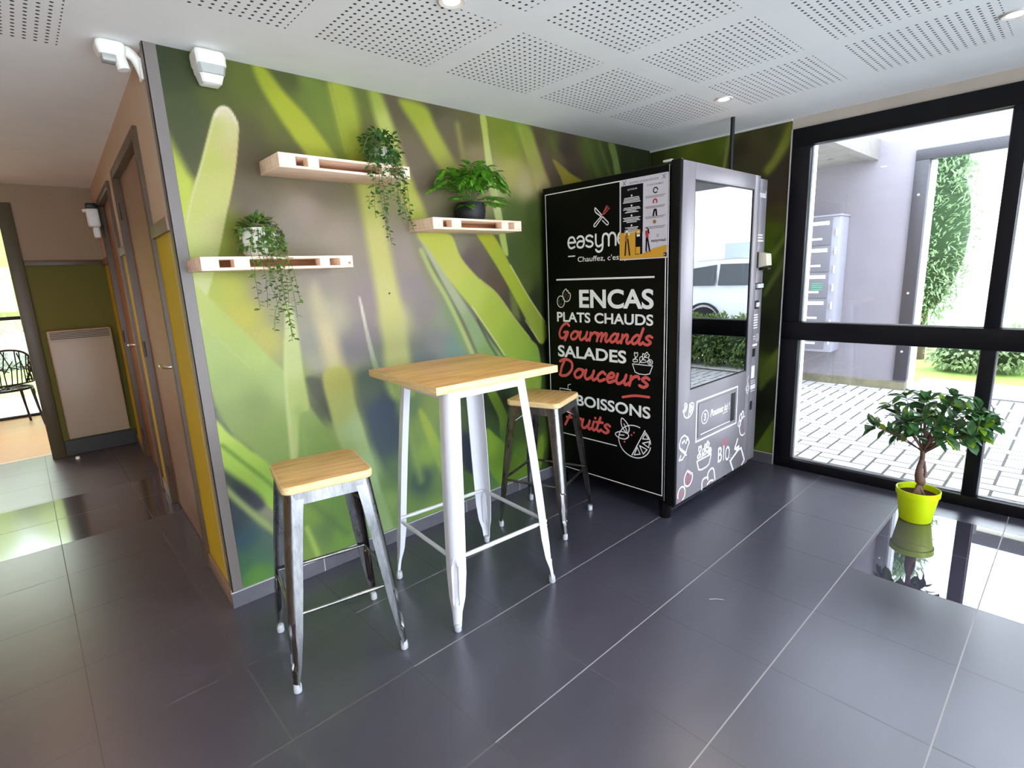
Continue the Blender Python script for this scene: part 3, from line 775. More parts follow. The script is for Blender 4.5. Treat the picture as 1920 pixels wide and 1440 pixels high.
def grid_wall(name, U, Z, lin, cols, place, back, mats):
    u, z, c = U[:, cols], np.minimum(Z[:, cols], H), lin[:, cols]
    nv, nu = u.shape
    P = place(u.ravel(), z.ravel())
    me = bpy.data.meshes.new(name)
    i = np.arange(nv * nu).reshape(nv, nu)
    q = np.stack([i[:-1, :-1], i[:-1, 1:], i[1:, 1:], i[1:, :-1]], -1).reshape(-1, 4)
    n0 = len(P)
    P = np.concatenate([P, np.array(back)])
    bq = np.array([(0, 2, 3, 1), (4, 5, 7, 6), (0, 1, 5, 4), (2, 6, 7, 3), (0, 4, 6, 2), (1, 3, 7, 5)]) + n0
    F = np.concatenate([q, bq])
    me.from_pydata(P.tolist(), [], F.tolist())
    for m in mats: me.materials.append(m)
    mi = np.zeros(len(F), np.int32); mi[len(q):] = 1
    me.polygons.foreach_set('material_index', mi)
    at = me.color_attributes.new('print', 'FLOAT_COLOR', 'POINT')
    cc = np.ones((len(P), 4)); cc[:n0, :3] = c.reshape(-1, 3)
    at.data.foreach_set('color', cc.ravel().astype(np.float32))
    o = bpy.data.objects.new(name, me)
    COL.objects.link(o)
    return struct(o)
M_PLASTER = pmat('warm_white_plaster', (185, 176, 164), 0.8, var=0.03, scale=6, bump=0.05)
M_TAUPE_WALL = pmat('taupe_plaster', (205, 193, 180), 0.8, var=0.04, scale=5, bump=0.05)
def boxpts(x0, x1, y0, y1, z0, z1): return [(x, y, z) for z in (z0, z1) for y in (y0, y1) for x in (x0, x1)]
U_, Z_, LIN_ = paint_mural()
mm = mural_mat()
nb = int(round(L / MURAL_STEP)) + 1
def place_back(u, z): return np.stack([np.minimum(u, L), np.zeros_like(u), z], -1)
def place_right(u, z): return np.stack([np.full_like(u, L), -np.clip(u - L, 0, 1.045), z], -1)
grid_wall('wall_back', U_, Z_, LIN_, slice(0, nb), place_back, boxpts(0.004, L + 0.15, 0.002, 0.12, 0, H), [mm, M_PLASTER])
grid_wall('wall_right', U_, Z_, LIN_, slice(nb - 1, None), place_right, boxpts(L + 0.002, L + 0.15, -1.045, 0.0, 0, H), [mm, M_PLASTER])
b = MB(); b.box(L + 0.001, L + 0.15, -4.0, -1.045, 2.255, H)
struct(b.build('wall_right_lintel', M_TAUPE_WALL))

# floor: dark porcelain tiles, with two bands of polished ones
GX, GY, TX, TY = 0.365, -0.912, 0.4535, 0.467
def floor_mat():
    m, nt, bs = new_mat('dark_porcelain_tiles')
    x = NX(nt)
    tc = nt.nodes.new('ShaderNodeTexCoord')
    sp = nt.nodes.new('ShaderNodeSeparateXYZ')
    nt.links.new(tc.outputs['Object'], sp.inputs[0])
    X, Y = sp.outputs['X'], sp.outputs['Y']
    fx, fy = x.op('DIVIDE', x.op('SUBTRACT', X, GX), TX), x.op('DIVIDE', x.op('SUBTRACT', Y, GY), TY)
    def edge(f, t): return x.op('MULTIPLY', x.op('ABSOLUTE', x.op('SUBTRACT', x.op('FRACT', x.op('ADD', f, 0.5)), 0.5)), t)
    ex, ey = edge(fx, TX), edge(fy, TY)
    gl_x = x.op('LESS_THAN', ex, 0.0016)
    gl_y = x.op('LESS_THAN', ey, 0.0022)
    cb = nt.nodes.new('ShaderNodeCombineXYZ')
    nt.links.new(x.op('FLOOR', fx), cb.inputs[0]); nt.links.new(x.op('FLOOR', fy), cb.inputs[1])
    wn = nt.nodes.new('ShaderNodeTexWhiteNoise')
    nt.links.new(cb.outputs[0], wn.inputs['Vector'])
    streak = noise(nt, mapping(nt, (1.2, 4, 1), (0, 0, 0.6)), 2.0, 2, 0.5)
    smudge = noise(nt, mapping(nt, (1, 1, 1)), 3.0, 2, 0.5)
    base = ramp(nt, x.op('ADD', x.op('MULTIPLY', streak, 0.8), x.op('MULTIPLY', wn.outputs['Value'], 0.12)), [(0.35, (0.047, 0.046, 0.071)), (0.62, (0.055, 0.054, 0.083)), (0.85, (0.075, 0.074, 0.106))])
    # grout: light along the long rows, darker across them
    c = x.mix(gl_x, base, (0.055, 0.054, 0.058))
    dim = x.op('GREATER_THAN', X, GX)
    c = x.mix(gl_y, c, x.mix(dim, (0.085, 0.083, 0.088), (0.30, 0.295, 0.31)))
    nt.links.new(c, bs.inputs['Base Color'])
    pol1 = x.op('MULTIPLY', x.between(X, GX + 4 * TX, GX + 6 * TX), x.op('LESS_THAN', Y, GY - 2.03 * TY))
    pol2 = x.op('MULTIPLY', x.between(Y, 1.42, 2.335), x.op('LESS_THAN', X, 0.3))
    pol = x.op('MAXIMUM', pol1, pol2)
    mat_r = x.op('ADD', 0.285, x.op('ADD', x.op('MULTIPLY', smudge, 0.05), x.op('MULTIPLY', wn.outputs['Value'], 0.015)))
    rr = x.op('ADD', x.op('ADD', x.op('MULTIPLY', pol1, 0.015), x.op('MULTIPLY', pol2, 0.13)), x.op('MULTIPLY', x.op('SUBTRACT', 1.0, pol), mat_r))
    g = x.op('MAXIMUM', gl_x, gl_y)
    rr = x.op('ADD', x.op('MULTIPLY', x.op('SUBTRACT', 1.0, g), rr), x.op('MULTIPLY', g, 0.7))
    nt.links.new(rr, bs.inputs['Roughness'])
    bs.inputs['Specular IOR Level'].default_value = 1.0
    bs.inputs['Coat Weight'].default_value = 0.5
    nt.links.new(rr, bs.inputs['Coat Roughness'])
    return m
b = MB(); b.box(-3.3, L + 0.09, -4.0, 3.8, -0.12, 0.0)
struct(b.build('floor', floor_mat()))
b = MB(); b.box(-3.3, 1.0, 3.8, 6.1, -0.12, 0.0)
struct(b.build('floor_garden_room', pmat('tan_floor_tiles', (184, 156, 122), 0.4, var=0.05, scale=3)))

# perforated plasterboard ceiling
def ceiling_mat():
    m, nt, bs = new_mat('perforated_ceiling')
    x = NX(nt)
    tc = nt.nodes.new('ShaderNodeTexCoord')
    sp = nt.nodes.new('ShaderNodeSeparateXYZ')
    nt.links.new(tc.outputs['Object'], sp.inputs[0])
    X, Y = sp.outputs['X'], sp.outputs['Y']
    P = 0.0304
    def local(v, o, t): return x.op('MULTIPLY', x.op('FRACT', x.op('DIVIDE', x.op('SUBTRACT', v, o), t)), t)
    u = local(X, 0.468, 0.6); v = local(x.op('MULTIPLY', Y, -1.0), 0.392, 0.6145)
    inp = x.op('MULTIPLY', x.op('LESS_THAN', u, P * 16.5), x.op('LESS_THAN', v, P * 16.5))
    def near(q): return x.op('SUBTRACT', x.op('MULTIPLY', x.op('FRACT', x.op('DIVIDE', q, P)), P), P / 2)
    a, c = near(u), near(v)
    r = x.op('SQRT', x.op('ADD', x.op('MULTIPLY', a, a), x.op('MULTIPLY', c, c)))
    hole = x.op('MULTIPLY', x.op('LESS_THAN', r, 0.0058), inp)
    zone = x.op('MULTIPLY', x.op('LESS_THAN', X, 2.8), x.op('MAXIMUM', x.op('LESS_THAN', Y, -0.38), x.op('MULTIPLY', x.op('LESS_THAN', X, -0.2), x.op('LESS_THAN', Y, 0.25))))
    hole = x.op('MULTIPLY', hole, zone)
    pl = ramp(nt, noise(nt, mapping(nt), 3.0, 4), [(0.3, srgb((235, 235, 233))), (0.7, srgb((241, 241, 239)))])
    nt.links.new(x.mix(hole, pl, (0.035, 0.035, 0.037)), bs.inputs['Base Color'])
    bs.inputs['Roughness'].default_value = 0.85
    return m
b = MB(); b.box(-3.3, L + 0.15, -4.0, 6.1, H, H + 0.16)
struct(b.build('ceiling', ceiling_mat()))

# baseboards of dark tile with a pale joint on top
def base_mat():
    m, nt, bs = new_mat('skirting_tile')
    x = NX(nt)
    tc = nt.nodes.new('ShaderNodeTexCoord')
    sp = nt.nodes.new('ShaderNodeSeparateXYZ')
    nt.links.new(tc.outputs['Object'], sp.inputs[0])
    q = x.op('ADD', sp.outputs['X'], sp.outputs['Y'])
    j = x.op('LESS_THAN', x.op('FRACT', x.op('DIVIDE', x.op('ADD', q, 0.05), 0.4535)), 0.009)
    j = x.op('MAXIMUM', j, x.op('GREATER_THAN', sp.outputs['Z'], 0.0735))
    n = ramp(nt, noise(nt, mapping(nt), 9), [(0.3, (0.10, 0.098, 0.115)), (0.7, (0.13, 0.128, 0.145))])
    nt.links.new(x.mix(j, n, (0.5, 0.5, 0.52)), bs.inputs['Base Color'])
    bs.inputs['Roughness'].default_value = 0.3
    return m
MB_BASE = base_mat()
b = MB(); b.bbox(-0.012, L, -0.012, 0.0, 0, 0.077, 0.002)
struct(b.build('baseboard_back', MB_BASE))
b = MB(); b.bbox(L - 0.012, L, -1.045, -0.012, 0, 0.077, 0.002)
struct(b.build('baseboard_right', MB_BASE))

# grey corner profile at the free edge of the wallpaper, white bead along the ceiling on the right wall
M_GREYTRIM = pmat('grey_corner_profile', (110, 102, 97), 0.45, var=0.04, scale=4)
b = MB()
b.bbox(-0.006, 0.040, -0.006, 0.0, 0.077, H, 0.0015)
b.bbox(-0.006, 0.0, -0.006, 0.030, 0.077, H, 0.0015)
struct(b.build('trim_1', M_GREYTRIM))
M_WHITE = pmat('white_lacquer', (228, 227, 224), 0.4, var=0.02, scale=5)
b = MB(); b.box(L - 0.012, L, -1.045, 0, H - 0.012, H)
struct(b.build('trim_2', M_WHITE))
b = MB(); b.box(L - 0.006, L + 0.001, -1.052, -1.043, 0.0, 2.255)
struct(b.build('trim_3', M_WHITE))

# ---------------------------------------------------------------- glazed wall on the right
M_FRAME = pmat('anthracite_frame', (16, 17, 23), 0.38, var=0.06, scale=8, spec=0.25)
M_GLASS = glass_mat('window_glass', (0.98, 0.99, 0.985), 1.5)
def glazed_wall(name, horiz, edges, x0, x1, mull, zt=2.147, mk_low=0.066):
    """frame bars between the given positions; horiz maps (t, depth) to x, y"""
    b = MB()
    def bar(t0, t1, z0, z1, d0=x0, d1=x1):
        p, q = horiz(t0, d0), horiz(t1, d1)
        b.bbox(min(p[0], q[0]), max(p[0], q[0]), min(p[1], q[1]), max(p[1], q[1]), z0, z1, 0.004)
    a, z = edges
    bar(a, z, zt, 2.255); bar(a, z, 0.0, mk_low); bar(a, z, 0.912, 1.03)
    for m0, m1 in mull:
        bar(m0, m1, mk_low, 0.912); bar(m0, m1, 1.03, zt)
    fr = struct(b.build(name, M_FRAME, smooth=40))
    for (m0, m1), (n0, n1) in zip(mull[:-1], mull[1:]):
        for z0, z1 in ((mk_low, 0.912), (1.03, zt)):
            g = MB()
            dm = (x0 + x1) / 2 + 0.012
            p, q = horiz(m1, dm), horiz(n0, dm + 0.006)
            g.box(min(p[0], q[0]), max(p[0], q[0]), min(p[1], q[1]), max(p[1], q[1]), z0, z1)
            g.build('pane', M_GLASS, fr)
            # slim light bead round the glass, on the room side
            bd = MB()
            for t0, t1, c0, c1 in ((m1, n0, z0, z0 + 0.006), (m1, n0, z1 - 0.006, z1), (m1, m1 + 0.006, z0, z1), (n0 - 0.006, n0, z0, z1)):
                p, q = horiz(t0, dm - 0.012), horiz(t1, dm - 0.002)
                bd.box(min(p[0], q[0]), max(p[0], q[0]), min(p[1], q[1]), max(p[1], q[1]), c0, c1)
            bd.build('glazing_bead', M_BEAD, fr)
    return fr
M_BEAD = pmat('grey_glazing_bead', (185, 188, 194), 0.4)
glazed_wall('window_1', lambda t, d: (L + d, -t), (1.055, 3.9), -0.012, 0.07,
            [(1.055, 1.165), (2.10, 2.165), (3.10, 3.165), (3.83, 3.9)])
glazed_wall('window_2', lambda t, d: (t, -3.9 - d), (-2.8, L), 0.0, 0.08,
            [(-2.8, -2.72), (-1.6, -1.53), (-0.4, -0.33), (0.8, 0.87), (2.0, 2.07), (L - 0.08, L)])  # unseen glazing, set close behind the camera to add fill light
b = MB(); b.box(-3.3, -2.8, -3.98, -3.9, 0, H); b.box(-2.8, L + 0.15, -3.98, -3.9, 2.255, H)
struct(b.build('wall_front', M_PLASTER))
b = MB(); b.box(-3.3, -3.2, -3.9, 0.4, 0, H)
M_TAN = pmat('tan_hall_plaster', (206, 166, 118), 0.8, var=0.03, scale=5)
struct(b.build('wall_left', M_TAN))
b = MB(); b.box(-3.3, -1.45, 0.3, 0.4, 0, H)
struct(b.build('wall_hall', M_TAN))

# ---------------------------------------------------------------- corridor on the left
CD = Vector((0.04, 1, 0)).normalized(); CN = Vector((-1, 0.04, 0)).normalized()
def CW(p): return CD * p.x + CN * p.y + Vector((0, 0, p.z))     # s along the wall, d out of it, z
def two_tone(name, low, high, zs):
    m, nt, bs = new_mat(name)
    x = NX(nt)
    tc = nt.nodes.new('ShaderNodeTexCoord')
    sp = nt.nodes.new('ShaderNodeSeparateXYZ')
    nt.links.new(tc.outputs['Object'], sp.inputs[0])
    n = noise(nt, mapping(nt), 4)
    a = ramp(nt, n, [(0.3, tuple(c * 0.95 for c in srgb(low))), (0.7, srgb(low))])
    c = ramp(nt, n, [(0.3, tuple(c * 0.95 for c in srgb(high))), (0.7, srgb(high))])
    nt.links.new(x.mix(x.op('GREATER_THAN', sp.outputs['Z'], zs), a, c), bs.inputs['Base Color'])
    bs.inputs['Roughness'].default_value = 0.7
    return m
M_COR = two_tone('yellow_dado_beige_above', (200, 172, 10), (196, 170, 144), 1.68)
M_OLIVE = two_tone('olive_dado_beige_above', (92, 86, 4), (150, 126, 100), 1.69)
b = MB()
D1, D2, DH = (0.475, 1.65), (1.99, 3.0), 2.14
b.box(0.004, D1[0], -0.1, 0, 0, H, T=CW); b.box(D1[1], D2[0], -0.1, 0, 0, H, T=CW); b.box(D2[1], 3.66, -0.1, 0, 0, H, T=CW)
b.box(D1[0], D1[1], -0.1, 0, DH, H, T=CW); b.box(D2[0], D2[1], -0.1, 0, DH, H, T=CW)
struct(b.build('wall_corridor', M_COR))
M_DOORWOOD = pmat('taupe_door_paint', (149, 117, 96), 0.5, var=0.05, scale=3, stretch=(1, 1, 6), spec=0.25)
M_DOORFRAME = pmat('brown_door_frame', (87, 67, 47), 0.45, var=0.05, scale=5)
M_CHROME = pmat('satin_chrome', (207, 202, 196), 0.22, metal=1.0, rvar=0.05)
def corridor_door(name, s0, s1, rec):
    leaf = MB(); leaf.bbox(s0 + 0.05, s1 - 0.05, -0.06 + rec, -0.02 + rec, 0.008, DH - 0.045, 0.003, T=CW)
    d = struct(leaf.build(name, M_DOORWOOD, smooth=40))
    f = MB()
    f.bbox(s0, s0 + 0.055, -0.09, 0.018, 0, DH, 0.004, T=CW); f.bbox(s1 - 0.055, s1, -0.09, 0.018, 0, DH, 0.004, T=CW)
    f.bbox(s0 + 0.055, s1 - 0.055, -0.09, 0.018, DH - 0.05, DH, 0.004, T=CW)
    f.build('door_frame', M_DOORFRAME, d, smooth=40)
    h = MB()
    hs = s0 + 0.115
    h.bbox(hs - 0.022, hs + 0.022, -0.02 + rec, -0.012 + rec, 0.93, 1.13, 0.003, T=CW)
    h.tube([CW(Vector((hs, -0.015 + rec, 1.05))), CW(Vector((hs, 0.03 + rec, 1.05))), CW(Vector((hs + 0.015, 0.042 + rec, 1.05))), CW(Vector((hs + 0.135, 0.042 + rec, 1.045)))], 0.0095, 8)
    h.build('door_handle', M_CHROME, d, smooth=50)
    for z in (0.22, 1.06, 1.90):
        q = MB()
        q.tube([CW(Vector((s1 - 0.055, 0.012, z - 0.05))), CW(Vector((s1 - 0.055, 0.012, z + 0.05)))], 0.009, 8)
        q.build('hinge', M_DOORFRAME, d, smooth=50)
    return d
corridor_door('door_1', D1[0], D1[1], 0.0)
corridor_door('door_2', D2[0], D2[1], 0.0)
M_RAIL = pmat('brown_dado_rail', (125, 106, 87), 0.5, var=0.04, scale=5)
for i, (s0, s1, z0, z1) in enumerate(((0.03, D1[0], 1.655, 1.71), (D1[1], D2[0], 1.655, 1.71), (D2[1], 3.6, 1.655, 1.71))):
    b = MB(); b.bbox(s0, s1, 0, 0.016, z0, z1, 0.003, T=CW)
    struct(b.build('trim_%d' % (4 + i), M_RAIL, smooth=40))
M_CBASE = pmat('corridor_skirting', (138, 116, 100), 0.45, var=0.05, scale=5)
for i, (s0, s1) in enumerate(((0.0, D1[0]), (D1[1], D2[0]), (D2[1], 3.6))):
    b = MB(); b.bbox(s0, s1, 0, 0.011, 0, 0.085, 0.002, T=CW)
    struct(b.build('baseboard_corridor' + ('' if i == 0 else '.%03d' % i), M_CBASE, smooth=40))
# end wall of the corridor with the way through to the garden room
EY = 3.6
b = MB()
b.box(-0.40, 0.25, EY, EY + 0.2, 0, H); b.box(-1.55, -0.40, EY, EY + 0.2, 2.165, H)
struct(b.build('wall_end', M_OLIVE))
b = MB(); b.box(-1.6, -1.45, 0.4, EY + 0.2, 0, H)
struct(b.build('wall_corridor_left', M_TAN))
b = MB(); b.bbox(-0.395, 0.14, EY - 0.016, EY, 1.668, 1.712, 0.003)
struct(b.build('trim_7', M_DOORFRAME, smooth=40))
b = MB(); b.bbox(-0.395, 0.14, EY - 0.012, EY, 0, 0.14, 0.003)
struct(b.build('baseboard_end', pmat('shaded_end_skirting', (29, 24, 19), 0.5)))  # skirting blackened to carry the shadow below the radiator
M_JAMB = pmat('dark_olive_wood_jamb', (74, 63, 36), 0.45, var=0.08, scale=4, stretch=(1, 1, 0.3))
b = MB()
b.bbox(-0.492, -0.398, EY - 0.03, EY + 0.22, 0, 2.17, 0.004); b.bbox(-1.45, -0.492, EY - 0.03, EY + 0.22, 2.10, 2.17, 0.004)
struct(b.build('trim_8', M_JAMB, smooth=40))
b = MB(); b.box(-1.45, -0.492, EY + 0.19, EY + 0.21, 0.0, 0.004)
struct(b.build('trim_9', pmat('pale_threshold_strip', (216, 205, 181), 0.3, metal=0.6)))
# garden room: side walls and its glazed end
b = MB(); b.box(-0.05, 0.05, EY + 0.2, 6.05, 0, H); b.box(-2.2, -2.1, EY + 0.2, 6.05, 0, H)
struct(b.build('wall_garden_room', M_TAN))
b = MB()
b.bbox(-2.1, -0.05, 6.02, 6.08, 1.155, 1.195, 0.003); b.bbox(-2.1, -0.05, 6.02, 6.08, 2.2, H, 0.003); b.bbox(-2.1, -0.05, 6.02, 6.08, 0, 0.03, 0.003)
b.bbox(-1.42, -1.36, 6.02, 6.08, 0.03, 2.2, 0.003); b.bbox(-0.16, -0.05, 6.02, 6.08, 0.03, 2.2, 0.003); b.bbox(-2.1, -2.04, 6.02, 6.08, 0.03, 2.2, 0.003)
w3 = struct(b.build('window_3', M_FRAME, smooth=40))
for x0, x1 in ((-2.04, -1.42), (-1.36, -0.16)):
    for z0, z1 in ((0.03, 1.155), (1.195, 2.2)):
        g = MB(); g.box(x0, x1, 6.046, 6.052, z0, z1); g.build('pane', M_GLASS, w3)

# ---------------------------------------------------------------- recessed ceiling lamps
M_LAMP = emit_mat('lamp_glow', (1.0, 0.80, 0.55), 14.0)
M_RING = pmat('white_lamp_ring', (220, 218, 214), 0.35)
def downlight(i, x, y, label, power, tint=(1.0, 0.86, 0.70)):
    t = thing('ceiling_downlight', label, 'ceiling light', (x, y, H), 0, 'recessed lamps in the perforated ceiling')
    r = MB(); r.lathe([(0.030, -0.004), (0.043, -0.007), (0.047, -0.004), (0.048, 0.0), (0.030, 0.0), (0.030, -0.004)], 28)
    r.build('lamp_ring', M_RING, t, smooth=40)
    g = MB(); g.lathe([(0.0001, -0.006), (0.02, -0.006), (0.030, -0.0035)], 24)
    g.build('lamp_bulb', M_LAMP, t, smooth=60)
    l = bpy.data.lights.new('lamp_light', 'SPOT')
    l.energy = power; l.color = tint; l.spot_size = math.radians(120); l.spot_blend = 0.9; l.shadow_soft_size = 0.03
    o = bpy.data.objects.new('lamp_light', l); COL.objects.link(o); o.parent = t; o.location = (0, 0, -0.02)
LAMP, WARM = 9.0, 13.0
for i, (x, y, lb) in enumerate(((2.535, -0.974, 'lit recessed ceiling lamp above the vending machine'), (0.72, -0.925, 'lit recessed ceiling lamp above the high table, cut by the top of the photo'), (2.486, -2.15, 'recessed ceiling lamp near the glazed wall, at the top right corner of the photo'))):
    downlight(i, x, y, lb, LAMP)
for x, y in ((0.72, -2.15), (0.72, -3.4), (2.486, -3.4)):  # unseen lamps, added to brighten the room
    downlight(9, x, y, 'unseen recessed ceiling lamp added behind the camera to brighten the room', LAMP)
for x, y in ((-0.75, 1.3), (-0.75, 2.7), (-1.9, -0.95)):  # unseen warm lamps, added to tint the light in corridor and hall
    downlight(9, x, y, 'unseen recessed ceiling lamp added to warm the light of corridor and hall', WARM, (1.0, 0.56, 0.28))
for x, y in ((-0.85, 4.5), (-0.85, 5.3)):  # unseen lamps, added to bounce light up onto the corridor ceiling
    downlight(9, x, y, 'unseen recessed ceiling lamp added in the garden room to lift the corridor light', 34.0, (1.0, 0.74, 0.45))
# ---------------------------------------------------------------- table and stools of pressed steel with wooden tops
M_OAKTOP = wood_mat('honey_wood_top', (220, 180, 124), (206, 162, 100), (173, 128, 72), (3, 34, 34), 0.38, stave=0.1)
M_SEATWOOD = wood_mat('seat_wood', (220, 182, 128), (204, 162, 104), (166, 124, 72), (3, 30, 30), 0.38)
M_PLY = wood_mat('pale_edge_wood', (240, 217, 171), (227, 196, 141), (207, 169, 112), (6, 6, 90), 0.45)
M_WHITESTEEL = pmat('white_powder_coat', (212, 212, 218), 0.28, var=0.02, scale=4, coat=0.3)
def steel_mat():
    m, nt, b = new_mat('raw_brushed_steel')
    n = noise(nt, mapping(nt, (1, 1, 0.35)), 9, 6, 0.65)
    n2 = noise(nt, mapping(nt, (60, 60, 2)), 4, 2)
    x = NX(nt)
    f = x.op('ADD', x.op('MULTIPLY', n, 0.8), x.op('MULTIPLY', n2, 0.2))
    nt.links.new(ramp(nt, f, [(0.3, (0.09, 0.092, 0.094)), (0.55, (0.235, 0.235, 0.237)), (0.75, (0.47, 0.465, 0.455))]), b.inputs['Base Color'])
    mr = nt.nodes.new('ShaderNodeMapRange'); mr.inputs['To Min'].default_value = 0.18; mr.inputs['To Max'].default_value = 0.40
    nt.links.new(f, mr.inputs['Value']); nt.links.new(mr.outputs[0], b.inputs['Roughness'])
    b.inputs['Metallic'].default_value = 1.0
    return m
M_STEEL = steel_mat()
M_RUBBER = pmat('dark_rubber', (28, 28, 34), 0.6)
M_FOOTCAP = pmat('clear_grey_foot_cap', (184, 188, 192), 0.3)
def lerp_tab(tab, t):
    for (a, x), (b, y) in zip(tab[:-1], tab[1:]):
        if t <= b: return x + (y - x) * (t - a) / (b - a)
    return tab[-1][1]
def tolix_leg(mb, sx, sy, top, foot, zt, zb, arms, rads, th=0.003, slot=(0.66, 0.90), slot_w=0.0145):
    """pressed sheet leg: an outward-rounded corner section that narrows to a tube-like foot, with an embossed oval slot"""
    NT, NA = 64, 14
    rings = []
    for i in range(NT + 1):
        t = i / NT
        bow = 0.006 * math.sin(PI * t)
        cx, cy, z = top + (foot - top) * t + bow, top + (foot - top) * t + bow, zt + (zb - zt) * t
        a, r = lerp_tab(arms, t), lerp_tab(rads, t)
        r = min(r, a * 0.9)
        path = [(a, 0.0)]
        for j in range(1, 4): path.append((a + (r - a) * j / 4, 0.0))
        for j in range(NA + 1):
            q = PI / 2 * j / NA
            path.append((r - r * math.sin(q), r - r * math.cos(q)))
        for j in range(1, 4): path.append((0.0, r + (a - r) * j / 4))
        path.append((0.0, a))
        # emboss the slot round the corner line
        out = []
        m = len(path)
        for k, p in enumerate(path):
            s = 0.0
            for w in range(min(k, m // 2), max(k, m // 2)):
                s += math.hypot(path[w + 1][0] - path[w][0], path[w + 1][1] - path[w][1])
            dz = max(slot[0] + 0.02 - t, t - slot[1] + 0.02, 0) * (zt - zb)
            e = math.hypot(s, dz)
            dep = 0.008 * max(0.0, min(1.0, (slot_w - e) / 0.004))
            rim = 0.003 * math.exp(-((e - slot_w) / 0.0028) ** 2)
            n = Vector((0.7071, 0.7071))
            out.append((p[0] + n.x * (dep - rim), p[1] + n.y * (dep - rim)))
        inner = []
        for k in range(m):
            p0, p1 = out[max(k - 1, 0)], out[min(k + 1, m - 1)]
            d = Vector((p1[0] - p0[0], p1[1] - p0[1])); d = d.normalized() if d.length else Vector((1, 0))
            nn = Vector((d.y, -d.x))
            if nn.dot(Vector((1, 1))) < 0: nn = -nn
            inner.append((out[k][0] + nn.x * th, out[k][1] + nn.y * th))
        sec = out + inner[::-1]
        rings.append([Vector((sx * (cx - p[0]), sy * (cy - p[1]), z)) for p in sec])
    mb.loft(rings)
def rounded_square(h, r, n=8):
    P = []
    for cx, cy, a0 in ((h - r, h - r, 0), (-h + r, h - r, 90), (-h + r, -h + r, 180), (h - r, -h + r, 270)):
        for j in range(n + 1):
            a = math.radians(a0 + 90 * j / n)
            P.append((cx + r * math.cos(a), cy + r * math.sin(a)))
    return P
def metal_frame(t, mat, zt, top, foot, arms, rads, skirt_h, brace_z, brace_r, cap_mat, cap_r, slot, cross=True):
    for sx, sy in ((-1, -1), (1, -1), (1, 1), (-1, 1)):
        m = MB(); tolix_leg(m, sx, sy, top, foot, zt, 0.022, arms, rads, slot=slot)
        lg = m.build('leg', mat, t, smooth=35)
        c = MB()
        q = foot - 0.013
        c.lathe([(cap_r * 0.8, 0.0), (cap_r, 0.003), (cap_r, 0.022), (cap_r * 0.9, 0.034), (cap_r * 0.55, 0.036)], 16, (sx * q, sy * q, 0))
        c.build('foot_cap', cap_mat, lg, smooth=50)
    s = MB()
    out_top, out_bot = rounded_square(top + 0.001, 0.035), rounded_square(top + 0.004, 0.035)
    in_top, in_bot = rounded_square(top - 0.003, 0.032), rounded_square(top, 0.032)
    s.loft([[Vector((x, y, z)) for x, y in P] for P, z in ((in_bot, zt - skirt_h), (out_bot, zt - skirt_h), (out_top, zt), (in_top, zt), (in_bot, zt - skirt_h))], cap=False)
    s.build('apron', mat, t, smooth=40)
    tt = (zt - brace_z) / zt
    e = top + (foot - top) * tt - 0.006
    for (ax, ay), (bx, by) in (((-1, -1), (1, -1)), ((1, -1), (1, 1)), ((1, 1), (-1, 1)), ((-1, 1), (-1, -1))):
        m = MB()
        A, B = Vector((ax * e, ay * e, brace_z)), Vector((bx * e, by * e, brace_z))
        d = (B - A).normalized()
        m.tube([A, A + d * 0.05, A + d * 0.065, B - d * 0.065, B - d * 0.05, B], [brace_r * 0.8, brace_r * 0.8, brace_r, brace_r, brace_r * 0.8, brace_r * 0.8], 10)
        m.build('crossbar', mat, t, smooth=50)
    if cross:
        m = MB()
        for sx, sy in ((1, 1), (1, -1)):
            q = top + (foot - top) * (0.11 / zt) - 0.03
            m.tube([(-sx * q, -sy * q, zt - 0.10), (-sx * 0.05, -sy * 0.05, zt - 0.035), (sx * 0.05, sy * 0.05, zt - 0.035 + 0.004 * sy), (sx * q, sy * q, zt - 0.10)], 0.0055, 8)
        m.build('seat_brace', mat, t, smooth=50)
def stool(label, loc, rz):
    t = thing('bar_stool', label, 'stool', loc, rz, 'bar stools at the high table')
    top = MB()
    P = rounded_square(0.160, 0.035)
    zs = [(0.154, 0.716), (0.1585, 0.7185), (0.160, 0.722), (0.160, 0.741), (0.1585, 0.745), (0.155, 0.747)]
    rings = [[Vector((x * k / 0.16, y * k / 0.16, z)) for x, y in P] for k, z in zs]
    top.loft(rings, cap=True)
    # side faces take the pale edge wood, the top the darker face
    nf = len(top.f)
    top.m = [1] * (nf - 1) + [0]
    top.build('seat', [M_SEATWOOD, M_PLY], t, smooth=40)
    metal_frame(t, M_STEEL, 0.716, 0.150, 0.212, [(0, .062), (.12, .058), (.5, .050), (.72, .042), (.9, .030), (.96, .022), (1, .020)],
                [(0, .03), (.3, .03), (.7, .026), (.9, .022), (1, .018)], 0.042, 0.285, 0.0075, M_FOOTCAP, 0.0145, (0.66, 0.90))
    return t
stool('steel bar stool with wooden seat, nearest the camera, left of the white table', (0.2390, -0.5635, 0), -0.20)
stool('steel bar stool with wooden seat, behind the white table beside the vending machine', (1.600, -0.4300, 0), 0.335)

